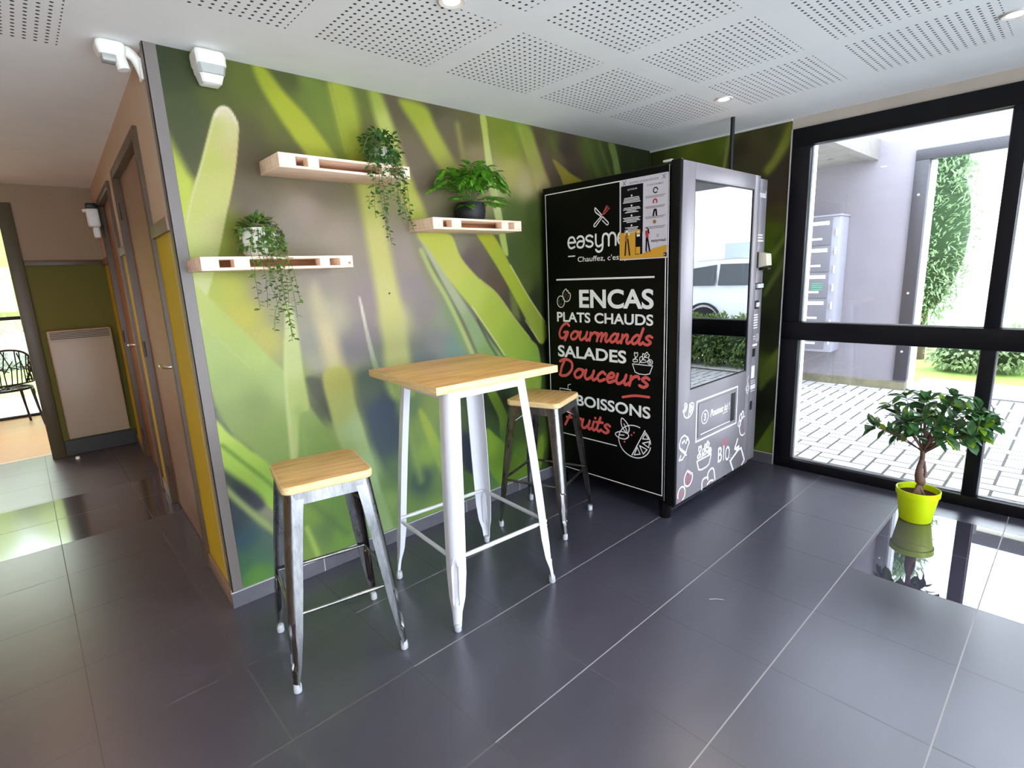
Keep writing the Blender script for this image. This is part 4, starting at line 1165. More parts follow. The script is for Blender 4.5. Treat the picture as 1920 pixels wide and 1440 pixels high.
def high_table():
    t = thing('high_table', 'square white metal bar table with a honey wooden top', 'table', (0.8885, -0.6265, 0), -0.0763)
    top = MB()
    top.bbox(-0.303, 0.303, -0.297, 0.297, 1.005, 1.036, 0.0025)
    top.m = [1 if abs(sum(top.v[i][2] for i in f) / len(f) - 1.036) > 0.0008 else 0 for f in top.f]
    top.build('tabletop', [M_OAKTOP, M_PLY], t, smooth=40)
    metal_frame(t, M_WHITESTEEL, 1.004, 0.205, 0.276, [(0, .062), (.5, .062), (.78, .058), (.88, .048), (.94, .030), (1, .024)],
                [(0, .036), (.5, .036), (.8, .034), (.94, .026), (1, .02)], 0.048, 0.31, 0.0095, M_FOOTCAP, 0.0150, (0.725, 0.91), cross=False)
    return t
high_table()

# ---------------------------------------------------------------- small pallet shelves
M_PINE = wood_mat('pale_pine', (250, 230, 210), (243, 214, 188), (222, 184, 148), (2.5, 26, 26), 0.6)
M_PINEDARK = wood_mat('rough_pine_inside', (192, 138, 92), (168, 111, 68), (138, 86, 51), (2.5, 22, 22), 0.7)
def shelf(label, x, zb, zh, knots, holes, w=0.605, d=0.222):
    """two boards with blocks between; the front face shows the slots between the blocks"""
    t = thing('pallet_shelf', label, 'shelf', (x, 0, zb), 0, 'pine pallet shelves on the grass wallpaper')
    e = 0.0105
    for nm, z0, z1 in (('bottom_board', 0, e), ('top_board', zh - e, zh)):
        m = MB(); m.bbox(0, w, -d, 0.0, z0, z1, 0.0012); m.build(nm, M_PINE, t, smooth=40)
    # blocks: everything that is not a slot, pulled back over the whole depth
    xs = [0] + [q for h in holes for q in h] + [w]
    for a, c in zip(xs[0::2], xs[1::2]):
        for y0, y1 in (((-d, 0.0),) if a == 0 or c == w else ((-d, -d + 0.05), (-0.05, 0.0))):
            m = MB(); m.bbox(a, c, y0, y1, e, zh - e, 0.0012); m.build('block', M_PINE, t, smooth=40)
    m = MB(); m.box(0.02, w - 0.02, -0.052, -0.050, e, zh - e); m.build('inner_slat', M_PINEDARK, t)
    for u, v in knots:
        m = MB()
        m.lathe([(0.0001, 0.0), (0.003, 0.0), (0.0052, -0.0003)], 12, (0, 0, 0), T=lambda p: Vector((u + p.x * 1.2, -d - 0.0004 + p.z, v + p.y)))
        m.build('knot', M_PINEDARK, t)
    return t
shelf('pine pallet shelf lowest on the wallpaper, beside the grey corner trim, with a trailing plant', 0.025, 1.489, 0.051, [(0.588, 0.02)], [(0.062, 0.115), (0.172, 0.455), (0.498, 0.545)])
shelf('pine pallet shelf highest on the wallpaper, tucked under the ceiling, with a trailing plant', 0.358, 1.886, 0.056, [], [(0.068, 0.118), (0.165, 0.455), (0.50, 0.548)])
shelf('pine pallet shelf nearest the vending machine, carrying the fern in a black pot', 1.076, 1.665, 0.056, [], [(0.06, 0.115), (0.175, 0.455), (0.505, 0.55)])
# ---------------------------------------------------------------- vending machine
M_BLACKBODY = pmat('black_machine_steel', (7, 7, 8), 0.33, var=0.1, scale=6, spec=0.25)
M_BLACKWRAP = pmat('matt_black_vinyl', (8, 8, 6), 0.45, var=0.05, scale=3, spec=0.12)
M_SILVER = pmat('silver_grey_door', (150, 144, 150), 0.36, metal=0.3, var=0.02, scale=3)
M_INK = pmat('white_vinyl_print', (248, 247, 247), 0.5)
M_INKGREY = pmat('pale_grey_vinyl_print', (214, 211, 211), 0.5)
M_RED = pmat('coral_red_vinyl_print', (222, 92, 88), 0.5)
M_PINK = pmat('pink_vinyl_print', (224, 96, 124), 0.5)
M_BROWN = pmat('dark_brown_vinyl_print', (58, 32, 19), 0.5)
M_DARKHOLE = pmat('black_opening', (8, 8, 10), 0.5)
MX0, MX1, MYB, MYF = 2.05, 3.115, -0.045, -1.0
mach = thing('vending_machine', 'black and silver meal vending machine with a glass front and white lettering', 'vending machine', (2.55, -0.5, 0))
def mp(o):
    o.location = (-2.55, 0.5, 0)      # parts are modelled where they stand in the room
    return o
def part(mb, name, mat, smooth=None, parent=None):
    o = mb.build(name, mat, parent or mach, smooth)
    if parent is None: mp(o)
    return o
# cabinet, hollow behind the glass
b = MB()
b.bbox(MX0, MX0 + 0.03, -0.935, MYB, 0.10, 1.945, 0.004); b.bbox(MX1 - 0.16, MX1, -0.935, MYB, 0.10, 1.94, 0.004)
b.box(MX0 + 0.03, MX1 - 0.16, MYB - 0.03, MYB, 0.10, 1.94); b.bbox(MX0 + 0.02, MX1 - 0.1, -0.935, MYB, 1.905, 1.945, 0.004)
b.box(MX0 + 0.03, MX1 - 0.16, -0.93, MYB - 0.03, 0.10, 0.72)
part(b, 'cabinet', M_BLACKBODY, 40)
# side wrap with its lettering
side = MB(); side.bbox(MX0 - 0.003, MX0, -0.93, -0.05, 0.105, 1.94, 0.001)
side = part(side, 'side_panel', M_BLACKWRAP, 40)
TS = lambda u, v: Vector((MX0 - 0.0042, -u, v))
w = MB()
frame_rect(w, 0.068, 0.930, 0.135, 1.906, 0.0055, TS)
rect(w, 0.146, 0.862, 1.376, 1.386, TS)
rect(w, 0.249, 0.306, 1.517, 1.524, TS)
# easymeal wordmark and tagline
sw = 0.0125
def gl(P, closed=False, k=6): ribbon(w, catmull(P, k, closed), sw, TS, 10)
def ge(u0, u1, z0=1.568, z1=1.632):
    a, c = u1 - u0, z1 - z0
    gl([(u0 + a * p, z0 + c * q) for p, q in ((.02, .52), (1, .52), (.99, .66), (.80, .95), (.5, 1), (.18, .9), (0, .5), (.16, .12), (.5, 0), (.95, .1))])
def ga(u0, u1, z0=1.568, z1=1.632):
    a, c = u1 - u0, z1 - z0
    gl([(u0 + a * p, z0 + c * q) for p, q in ((.04, .86), (.3, 1), (.7, .98), (.98, .75), (1, .35), (.8, .06), (.45, 0), (.08, .1), (.02, .36), (.3, .56), (.7, .56), (1, .58))])
ge(0.252, 0.306); ga(0.324, 0.376)
gl([(0.392 + 0.052 * p, 1.568 + 0.064 * q) for p, q in ((.95, .86), (.6, 1), (.2, .95), (.03, .76), (.25, .56), (.72, .46), (.98, .25), (.8, .04), (.4, 0), (.02, .12))])
gl([(0.466, 1.634), (0.466, 1.59), (0.473, 1.571), (0.490, 1.566), (0.508, 1.575)])
gl([(0.466, 1.548), (0.478, 1.537), (0.495, 1.536), (0.511, 1.548), (0.5155, 1.575), (0.5155, 1.605), (0.522, 1.627), (0.540, 1.633), (0.555, 1.622), (0.559, 1.60), (0.559, 1.566)])
gl([(0.559, 1.60), (0.566, 1.625), (0.583, 1.634), (0.600, 1.626), (0.607, 1.604), (0.607, 1.566)])
ge(0.622, 0.676); ga(0.694, 0.746)
gl([(0.766, 1.655), (0.766, 1.566)])
text_block(w, "Chauffez, c'est pr\u00eat", (0.326, 0.760, 1.474, 1.515), TS, 0.004)
# knife of the crossed-cutlery sign
def th(P, ww=0.006): ribbon(w, P, ww, TS, 8)
th(catmull([(0.500, 1.735), (0.468, 1.757), (0.461, 1.772), (0.463, 1.782), (0.470, 1.778), (0.512, 1.737)], 5)[:-1] + [(0.512, 1.737), (0.455, 1.692), (0.452, 1.683), (0.458, 1.677), (0.466, 1.680), (0.517, 1.729), (0.556, 1.694), (0.557, 1.685), (0.550, 1.680), (0.543, 1.683), (0.515, 1.708)])
# block capitals
text_block(w, 'ENCAS', (0.332, 0.858, 1.207, 1.318), TS, 0.028)
text_block(w, 'PLATS CHAUDS', (0.144, 0.857, 1.116, 1.179), TS, 0.024)
text_block(w, 'SALADES', (0.145, 0.680, 0.888, 0.965), TS, 0.026)
text_block(w, 'BOISSONS', (0.295, 0.845, 0.581, 0.653), TS, 0.024)
rect(w, 0.146, 0.612, 0.370, 0.376, TS)
IW = 0.0052
COOKIE = [circ(.30, .33, .27, .31), ['C', (.62, .97), (.72, 1.0), (.76, .9), (.84, .92), (.86, .8), (.97, .78), (1.0, .62), (.92, .42), (.74, .34), (.56, .40), (.46, .58), (.46, .80)]]
strokes(w, COOKIE, (0.146, 0.262, 1.205, 1.322), IW, TS)
SALAD = [['LC', (0, .42), (1, .42), (.86, .06), (.66, .0), (.34, .0), (.14, .06)],
         ['C', (.18, .72), (.10, .84), (.12, .95), (.18, .90), (.25, .95), (.27, .84)],
         ['C', (.10, .50), (.03, .56), (.06, .64), (.12, .62), (.14, .70), (.20, .64), (.26, .62), (.24, .53), (.16, .54)],
         ['C', (.40, .54), (.38, .74), (.50, .80), (.52, .92), (.62, .90), (.72, 1.0), (.78, .92), (.84, .88), (.80, .76), (.84, .66), (.74, .60), (.60, .54)],
         ['L', (.34, .48), (.72, .88)], ['L', (.50, .64), (.52, .78)], ['L', (.60, .75), (.62, .86)], ['L', (.52, .66), (.66, .64)], ['L', (.62, .77), (.76, .76)],
         circ(.88, .58, .12, .11), circ(.88, .58, .045, .04)]
strokes(w, SALAD, (0.722, 0.856, 0.838, 0.968), 0.0048, TS)
strokes(w, [['LC', (0, .80), (1, .80), (1, .68), (0, .68)], ['L', (.10, .68), (.16, 0)], ['L', (.90, .68), (.84, 0), (.16, 0)], ['L', (.74, .80), (.74, 1.0), (.98, 1.06)]], (0.154, 0.250, 0.560, 0.706), 0.0048, TS)
ORANGE = [circ(.52, .43, .43, .42, 70, 352, 28), circ(.52, .43, .43, .42, 4, 50, 8),
          ['C', (.16, .62), (.02, .56), (.0, .50), (.10, .44), (.26, .44), (.36, .52), (.34, .60)], ['L', (.12, .52), (.24, .54)],
          ['C', (.18, .98), (.16, .84), (.22, .70), (.34, .62), (.38, .76), (.30, .90)], ['L', (.24, .84), (.32, .66)],
          ['L', (.80, .78), (.46, .06)], ['LC', (.80, .70), (.90, .58), (.74, .55)], ['LC', (.92, .52), (.90, .36), (.74, .44)], ['LC', (.86, .30), (.76, .16), (.66, .36)], ['LC', (.68, .14), (.52, .08), (.60, .30)]]
strokes(w, ORANGE, (0.602, 0.862, 0.325, 0.560), 0.0062, TS)
part(w, 'white_lettering', M_INK, parent=side)
r = MB()
script_word(r, 'Gourmands', 0.147, 0.862, 1.000, 0.060, 0.0165, TS)
script_word(r, 'Douceurs', 0.143, 0.848, 0.754, 0.068, 0.0185, TS)
script_word(r, 'Fruits', 0.182, 0.572, 0.430, 0.066, 0.0175, TS)
ribbon(r, catmull([(0.655, 0.686), (0.74, 0.706), (0.835, 0.711)], 8), 0.015, TS)
for P in ([(0.509, 1.735), (0.520, 1.745), (0.546, 1.786)], [(0.522, 1.748), (0.556, 1.780)], [(0.530, 1.742), (0.566, 1.771)], [(0.517, 1.741), (0.530, 1.742)]):
    ribbon(r, P, 0.0048, TS, 8)
for q in ((.700, .488), (.735, .481), (.718, .463), (.668, .411)): disc(r, q, 0.006, TS, 10)
part(r, 'red_lettering', M_RED, parent=side)
c = MB()
for q in ((.165, 1.247), (.185, 1.228), (.195, 1.255), (.172, 1.225), (.215, 1.275), (.235, 1.262), (.225, 1.29), (.245, 1.28), (.21, 1.297)): disc(c, q, 0.0085, TS, 10)
part(c, 'brown_cookie_dots', M_BROWN, parent=side)

# door: a silver front round the window, black edge on the hinge side, plus the slimmer control column
FX0, FX1, FZ0, FZ1 = 2.075, 3.003, 0.092, 1.957
WX0, WX1, WZ0, WZ1 = 2.205, 2.925, 0.745, 1.872
b = MB()
b.bbox(FX0, WX0, MYF, -0.955, FZ0, FZ1, 0.003); b.bbox(WX1, FX1, MYF, -0.955, FZ0, FZ1, 0.003)
b.bbox(WX0, WX1, MYF, -0.955, WZ1, FZ1, 0.003); b.bbox(WX0, WX1, MYF, -0.955, FZ0, WZ0, 0.003)
door = part(b, 'door', M_SILVER, 40)
b = MB()
b.bbox(MX0, FX0 + 0.002, -1.004, -0.945, 0.085, 1.962, 0.007, 3); b.bbox(FX0, FX1, -0.957, -0.94, 0.085, WZ0, 0.002)
b.box(FX0, FX1, -0.957, -0.94, WZ1, 1.955)
part(b, 'door_edge', M_BLACKBODY, 40)
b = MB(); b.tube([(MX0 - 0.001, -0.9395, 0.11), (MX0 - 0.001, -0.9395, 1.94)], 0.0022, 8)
part(b, 'edge_strip', pmat('chrome_highlight_line', (184, 182, 176), 0.25, metal=1.0), 60)  # bright metal line put in for the highlight along the black edge
TF = lambda u, v: Vector((u, MYF - 0.0012, v))
# window: a dark gasket, the mirror-like pane, goods trays behind
b = MB()
for x0, x1, z0, z1 in ((WX0, WX1, WZ0, WZ0 + 0.006), (WX0, WX1, WZ1 - 0.006, WZ1), (WX0, WX0 + 0.006, WZ0, WZ1), (WX1 - 0.012, WX1, WZ0, WZ1)):
    b.box(x0, x1, MYF + 0.002, MYF + 0.02, z0, z1)
part(b, 'window_gasket', M_DARKHOLE, parent=door)
b = MB(); b.box(WX0 + 0.004, WX1 - 0.004, MYF + 0.006, MYF + 0.011, WZ0 + 0.004, WZ1 - 0.004)
part(b, 'window_pane', glass_mat('dark_tinted_glass', (0.38, 0.39, 0.42), 1.9, gain=2.0), parent=door)
M_TRAY = pmat('dark_tray_metal', (26, 27, 30), 0.4, metal=0.5)
M_TAGWHITE = pmat('pale_blue_price_tags', (223, 230, 242), 0.5)
for z in (0.76, 0.885, 1.015, 1.24, 1.46, 1.68):
    b = MB()
    b.bbox(MX0 + 0.035, MX1 - 0.17, -0.90, -0.12, z, z + 0.012, 0.002); b.bbox(MX0 + 0.035, MX1 - 0.17, -0.908, -0.90, z - 0.004, z + 0.03, 0.001)
    tr = part(b, 'goods_tray', M_TRAY, 40)
    for k in range(5):
        u = 2.20 + k * 0.14
        g = MB(); g.bbox(u, u + 0.085, -0.912, -0.908, z + 0.003, z + 0.025, 0.0008)
        part(g, 'price_tag', M_TAGWHITE, 40, parent=tr)
# delivery flap
b = MB(); b.bbox(2.300, 2.768, MYF - 0.006, MYF + 0.001, 0.44, 0.645, 0.002)
flap = part(b, 'delivery_flap', M_SILVER, 40)
TP = lambda u, v: Vector((u, MYF - 0.0072, v))
b = MB(); b.bbox(2.706, 2.766, MYF - 0.0068, MYF - 0.004, 0.450, 0.632, 0.0008)
part(b, 'flap_slot', M_DARKHOLE, 40, parent=flap)
w = MB()
ribbon(w, [(2.372 + 0.040 * math.cos(a * PI / 14), 0.553 + 0.040 * math.sin(a * PI / 14)) for a in range(29)], 0.006, TP, 8)
text_block(w, '3', (2.360, 2.384, 0.530, 0.576), TP, 0.03)
text_block(w, 'Poussez ici !', (2.438, 2.692, 0.538, 0.584), TP, 0.03, 0.25)
ribbon(w, [(2.60, 0.525), (2.66, 0.530)], 0.005, TP, 8)
rect(w, 2.325, 2.70, 0.452, 0.458, TP)
part(w, 'flap_lettering', M_INK, parent=flap)
# icons on the door
w = MB()
frame_rect(w, 2.277, 2.808, 0.414, 0.666, 0.010, TF)
K = 0.0098
FRUIT = [circ(.50, .42, .42, .42, 120, 400, 26), ['C', (.10, .62), (.0, .50), (.16, .46), (.30, .56)], ['C', (.20, .98), (.14, .80), (.30, .62), (.38, .80)],
         ['L', (.62, .82), (.52, .06)], ['C', (.70, .80), (.96, .78), (1.0, .52), (.90, .28), (.72, .18)], circ(.80, .62, .05), circ(.86, .42, .05), circ(.70, .36, .05)]
strokes(w, FRUIT, (2.127, 2.246, 0.588, 0.682), K * 0.8, TF)
CUPC = [['L', (.06, .52), (.0, .70), (.16, .94), (.46, 1.0), (.80, .84), (.96, .60), (.80, .46)], ['L', (.0, .56), (.62, .22), (.82, .48)], ['L', (.10, .46), (.70, .10)], ['L', (.16, .20), (.0, .02), (.30, .0), (.60, .16), (.66, .26)], circ(.45, .76, .03), circ(.62, .66, .03), circ(.30, .72, .03), circ(.72, .76, .03)]
strokes(w, CUPC, (2.098, 2.212, 0.352, 0.492), K * 0.9, TF)
CK2 = [circ(.22, .26, .26, .26, -70, 200, 20), ['C', (.56, .98), (.66, 1.0), (.70, .92), (.78, .94), (.82, .84), (.94, .84), (1.0, .66), (.86, .46), (.64, .42), (.44, .54), (.40, .78)]]
strokes(w, CK2, (2.098, 2.255, 0.100, 0.265), K, TF)
strokes(w, SALAD, (2.302, 2.478, 0.225, 0.388), K, TF)
text_block(w, 'B', (2.568, 2.622, 0.208, 0.308), TF, 0.01)
rect(w, 2.640, 2.650, 0.205, 0.305, TF)
text_block(w, 'O', (2.668, 2.728, 0.190, 0.288), TF, 0.01)
strokes(w, [['L', (.45, 1.0), (.28, .72), (.50, .60), (.0, .36), (.22, .0)], ['L', (.50, .60), (.72, .62), (1.0, .12), (.84, .0)], ['L', (.50, .60), (.56, .72), (.36, .70)]], (2.742, 2.955, 0.100, 0.300), K * 1.6, TF)
for q in ((2.735, .20), (2.748, .215), (2.73, .182), (2.757, .19)): disc(w, q, 0.004, TF, 8)
strokes(w, [['', (.0, .0), (.02, .5), (.16, .62), (.40, .56), (.44, .40)], ['', (.44, .40), (.42, .8), (.66, 1.0), (.86, .84), (.96, .30), (.98, .12)], ['', (.40, .12), (.62, .24), (.84, .16)]], (2.372, 2.542, 0.094, 0.196), K * 1.2, TF)
strokes(w, [circ(.62, .34, .42, .40, 75, 300, 20), ['C', (.16, .66), (.02, .50), (.16, .40), (.30, .48)], ['C', (.30, .92), (.14, .76), (.34, .58), (.40, .76)], ['C', (.48, 1.0), (.38, .82), (.52, .68), (.60, .86)]], (2.832, 2.962, 0.318, 0.480), K, TF)
part(w, 'white_pictograms', M_INK, parent=door)
w = MB()
strokes(w, [['C', (.5, .0), (.10, .30), (.08, .75), (.36, .80), (.5, .5)], ['C', (.5, .0), (.56, .5), (.80, .95), (.98, .70), (.86, .30)]], (2.615, 2.690, 0.300, 0.352), 0.0055, TF)
rect(w, 2.643, 2.650, 0.285, 0.306, TF)
for q in ((2.165, .232), (2.20, .215), (2.178, .185), (2.215, .19), (2.19, .245), (2.11, .155), (2.13, .14), (2.115, .115), (2.225, .232)): ribbon(w, [(q[0] + .009 * math.cos(a * PI / 5), q[1] + .009 * math.sin(a * PI / 5)) for a in range(11)], 0.004, TF, 6)
for q in ((2.44, .125), (2.455, .12), (2.43, .115), (2.90, .37), (2.91, .35)): disc(w, q, 0.004, TF, 8)
part(w, 'pink_pictograms', M_PINK, parent=door)

# control column
CY = -0.992
b = MB(); b.bbox(FX1 - 0.002, MX1 + 0.010, CY, -0.94, 0.095, 1.945, 0.003)
colm = part(b, 'control_column', M_SILVER, 40)
TCc = lambda u, v: Vector((u, CY - 0.0012, v))
w = MB()
text_block(w, 'meal', (3.012, 3.108, 1.832, 1.872), TCc, 0.02)
rect(w, 3.010, 3.090, 1.585, 1.592, TCc); rect(w, 3.015, 3.085, 1.602, 1.609, TCc); rect(w, 3.012, 3.100, 1.565, 1.574, TCc)
ribbon(w, [(3.082 + 0.024 * math.cos(a * PI / 12), 0.945 + 0.024 * math.sin(a * PI / 12)) for a in range(25)], 0.004, TCc, 6)
text_block(w, '2', (3.075, 3.089, 0.931, 0.959), TCc, 0.03)
rect(w, 3.018, 3.048, 0.955, 0.961, TCc); rect(w, 3.022, 3.050, 0.938, 0.944, TCc); rect(w, 3.015, 3.085, 0.893, 0.907, TCc)
rect(w, 3.010, 3.065, 0.676, 0.760, TCc); rect(w, 3.008, 3.085, 0.655, 0.660, TCc); rect(w, 3.010, 3.088, 0.640, 0.645, TCc)
rect(w, 3.008, 3.090, 0.600, 0.630, TCc); rect(w, 3.010, 3.085, 0.585, 0.590, TCc)
for k in range(6): rect(w, 3.012, 3.075, 1.010 + 0.017 * k, 1.018 + 0.017 * k, TCc)
strokes(w, [['LC', (.5, 1.0), (1.0, .5), (.5, 0), (0, .5)], circ(.5, .5, .2), ['', (.5, 1.0), (.4, 1.3), (.8, 1.6)]], (2.925, 2.982, 0.585, 0.660), 0.006, TF)
part(w, 'column_lettering', M_INK, parent=colm)
for nm, x0, x1, z0, z1 in (('reader_recess', 3.010, 3.040, 1.400, 1.500), ('banknote_slot', 3.008, 3.100, 1.262, 1.306), ('coin_slot', 3.008, 3.075, 1.138, 1.192), ('sensor_window', 3.012, 3.060, 0.822, 0.876), ('coin_return', 3.010, 3.050, 0.458, 0.518)):
    b = MB(); b.bbox(x0, x1, CY - 0.0025, CY + 0.002, z0, z1, 0.0008)
    part(b, nm, M_DARKHOLE, 40, parent=colm)
b = MB(); b.prism([(0, 0), (0.055, 0.012), (0.048, 0.085), (0, 0.098)], 3.040, 3.118, T=lambda p: Vector((p.z, CY - p.x, 1.402 + p.y)))
part(b, 'card_reader', pmat('cream_card_reader', (216, 208, 189), 0.35), 40, parent=colm)
b = MB(); b.bbox(3.045, 3.11, CY - 0.060, CY - 0.008, 1.386, 1.402, 0.004)
part(b, 'reader_base', M_DARKHOLE, 40, parent=colm)
M_SURR = pmat('light_plastic_surround', (220, 218, 222), 0.4)
b = MB(); b.bbox(3.022, 3.105, CY - 0.018, CY, 1.272, 1.300, 0.004); part(b, 'banknote_mouth', M_SURR, 40, parent=colm)
b = MB(); b.bbox(3.030, 3.075, CY - 0.012, CY, 1.150, 1.180, 0.004); part(b, 'coin_mouth', M_SURR, 40, parent=colm)
# feet and the little lid on the roof
for x, y in ((2.085, -0.925), (2.60, -0.88), (2.88, -0.88), (2.10, -0.12), (3.03, -0.12)):
    b = MB(); b.lathe([(0.034, 0), (0.036, 0.006), (0.036, 0.05), (0.040, 0.055), (0.040, 0.10)], 20, (x, y, 0))
    part(b, 'foot', M_BLACKBODY, 50)
for q in ((2.62, 2.86, -0.93, -0.80, 1.944, 1.956, 0.003), (2.05, 2.075, -0.95, -0.90, 1.955, 1.966, 0.002)):
    b = MB(); b.bbox(*q); part(b, 'roof_bracket', M_INKGREY, 40)
# black pole between the machine's roof and the ceiling
b = MB(); b.tube([(2.945, -0.834, 1.945), (2.945, -0.834, H)], 0.0125, 12); b.tube([(2.945, -0.834, 1.945), (2.945, -0.834, 1.965)], 0.022, 12)
tag(b.build('ceiling_pole', pmat('black_pole', (17, 18, 20), 0.4), smooth=50), 'thin black pole between the vending machine roof and the ceiling', 'pole')

# ---------------------------------------------------------------- the notice taped over the side of the machine
M_PAPER = pmat('lilac_white_paper', (224, 218, 230), 0.55)
M_NAVY = pmat('navy_print', (15, 14, 21), 0.6, spec=0.15)
M_YELLOW = pmat('amber_print', (224, 166, 50), 0.55)
M_REDP = pmat('crimson_print', (192, 48, 60), 0.55)
M_GREYP = pmat('grey_print', (92, 89, 100), 0.55)
PX = MX0 - 0.0065
def TPo(d):
    # the sheet bows away a little at its right-hand edge
    return lambda u, v: Vector((PX - d - 0.004 * max(0, (u - 0.80) / 0.14) ** 2, -u, v))
pb = MB()
nx = 12
for i in range(nx):
    u0, u1 = 0.636 + 0.305 * i / nx, 0.636 + 0.305 * (i + 1) / nx
    f, k = TPo(0.0), TPo(-0.0006)
    pb.add([f(u0, 1.478), f(u1, 1.478), f(u1, 1.904), f(u0, 1.904), k(u0, 1.478), k(u1, 1.478), k(u1, 1.904), k(u0, 1.904)], [(0, 1, 2, 3), (7, 6, 5, 4)])
post = tag(pb.build('poster', M_PAPER), 'poster in lilac, navy and amber taped over the top of the machine side', 'poster')
A = TPo(0.0006); B2 = TPo(0.0010); C2 = TPo(0.0014)
w = MB(); rect(w, 0.646, 0.788, 1.624, 1.872, A); rect(w, 0.741, 0.786, 1.505, 1.640, B2); rect(w, 0.860, 0.937, 1.487, 1.506, B2)
w2 = MB(); rect(w2, 0.637, 0.741, 1.484, 1.626, A); rect(w2, 0.741, 0.937, 1.484, 1.506, A)
w2.add([A(0.786, 1.506), A(0.937, 1.506), A(0.937, 1.545), A(0.850, 1.530), A(0.786, 1.506)], [(0, 1, 2, 3)])
rect(w2, 0.745, 0.772, 1.615, 1.636, C2); rect(w2, 0.744, 0.772, 1.508, 1.545, C2)
w.build('navy_print', M_NAVY, post); w2.build('amber_print', M_YELLOW, post)
w = MB()
text_block(w, 'LE', (0.690, 0.702, 1.846, 1.855), B2, 0.01); text_block(w, 'CE QUI ME', (0.706, 0.750, 1.846, 1.855), B2, 0.01)
rnd = random.Random(5)
for k in range(4):
    zc = 1.818 - 0.052 * k
    disc(w, (0.716, zc), 0.0055, B2, 14)
    for j in range(4):
        h = rnd.uniform(0.03, 0.058)
        rect(w, 0.716 - h, 0.716 + h, zc - 0.0125 - 0.0078 * j, zc - 0.0125 - 0.0078 * j + 0.0038, B2)
# figure shirts, faces
disc(w, (0.686, 1.634), 0.006, B2, 12); rect(w, 0.672, 0.704, 1.612, 1.622, B2); disc(w, (0.760, 1.625), 0.005, C2, 12); rect(w, 0.750, 0.770, 1.600, 1.612, C2)
text_block(w, 'NAVSA', (0.880, 0.930, 1.492, 1.501), C2, 0.02)
w.build('white_print', M_INK, post)
w = MB()
text_block(w, 'ADOPTEZ LES BONS R\u00c9FLEXES', (0.700, 0.880, 1.878, 1.890), A, 0.005)
text_block(w, 'LE FONCTIONNEMENT', (0.810, 0.912, 1.852, 1.860), A, 0.004)
for uu in (0.668, 0.914):
    ribbon(w, [(uu - .010, 1.874), (uu + .010, 1.898)], 0.003, A, 6); ribbon(w, [(uu + .010, 1.874), (uu - .010, 1.898)], 0.003, A, 6)
for k in range(4):
    zc = 1.800 - 0.052 * k
    rect(w, 0.800, 0.925, zc - 0.002, zc + 0.0005, A); rect(w, 0.805, 0.915, zc - 0.009, zc - 0.0065, A)
ribbon(w, [(.873, 1.588), (.887, 1.604)], 0.002, A, 6); ribbon(w, [(.887, 1.588), (.873, 1.604)], 0.002, A, 6)
text_block(w, 'easymeal', (0.840, 0.930, 1.560, 1.580), A, 0.03)
w.build('grey_print', M_GREYP, post)
w = MB()   # small emblems and the dark parts of the two little drawn figures
ribbon(w, [(0.864 + 0.013 * math.cos(a * PI / 12), 1.826 + 0.013 * math.sin(a * PI / 12)) for a in range(22)], 0.006, A, 8)
ribbon(w, [(0.852, 1.700), (0.858, 1.728), (0.868, 1.728), (0.872, 1.700)], 0.010, A, 8)
for a, c in (((0.680, 1.590), (0.674, 1.505)), ((0.692, 1.590), (0.704, 1.505)), ((0.812, 1.586), (0.810, 1.522)), ((0.818, 1.586), (0.832, 1.522))): ribbon(w, [a, c], 0.009, C2, 8)
disc(w, (0.686, 1.643), 0.005, C2, 10); ribbon(w, [(0.812, 1.640), (0.822, 1.632), (0.826, 1.612)], 0.008, A, 8)
w.build('dark_emblems', M_NAVY, post)
w = MB()
ribbon(w, [(0.862 + 0.011 * math.cos(a), 1.770 + 0.011 * math.sin(a)) for a in np.linspace(-0.6, PI + 0.6, 14)], 0.008, A, 8)
ribbon(w, [(0.812, 1.622), (0.816, 1.592)], 0.017, B2, 8); ribbon(w, [(0.810, 1.517), (0.816, 1.514)], 0.005, C2, 6); ribbon(w, [(0.832, 1.517), (0.838, 1.515)], 0.005, C2, 6)
w.build('crimson_print', M_REDP, post)
w = MB(); ribbon(w, [(0.685, 1.616), (0.682, 1.588)], 0.018, C2, 8); disc(w, (0.860, 1.668), 0.010, A, 14)
w.build('brown_print', pmat('ochre_print', (160, 106, 44), 0.55), post)
w = MB(); disc(w, (0.812, 1.632), 0.0055, C2, 12); w.build('pale_print', M_PAPER, post)
# ---------------------------------------------------------------- plants
def leaf_mat(name, c1, c2, rough=0.4, trans=0.25):
    m, nt, b = new_mat(name)
    n = noise(nt, mapping(nt), 28, 3)
    nt.links.new(ramp(nt, n, [(0.35, srgb(c1)), (0.65, srgb(c2))]), b.inputs['Base Color'])
    b.inputs['Roughness'].default_value = rough
    if trans:
        tl = nt.nodes.new('ShaderNodeBsdfTranslucent')
        nt.links.new(ramp(nt, n, [(0.35, srgb(c1)), (0.65, srgb(c2))]), tl.inputs[0])
        mx = nt.nodes.new('ShaderNodeMixShader'); mx.inputs[0].default_value = trans
        out = nt.nodes['Material Output']
        nt.links.new(b.outputs[0], mx.inputs[1]); nt.links.new(tl.outputs[0], mx.inputs[2]); nt.links.new(mx.outputs[0], out.inputs['Surface'])
    return m
M_IVY = leaf_mat('small_trailing_leaves', (66, 96, 36), (112, 142, 62), 0.45)
M_IVYDARK = leaf_mat('dark_trailing_leaves', (44, 90, 30), (85, 128, 58), 0.45)
M_FERN = leaf_mat('fern_green', (78, 146, 30), (128, 192, 58), 0.42)
M_FICUS = leaf_mat('ficus_dark_green', (44, 78, 50), (78, 124, 66), 0.25, 0.15)
M_FICUSLIGHT = leaf_mat('ficus_young_green', (111, 154, 28), (143, 181, 44), 0.3, 0.3)
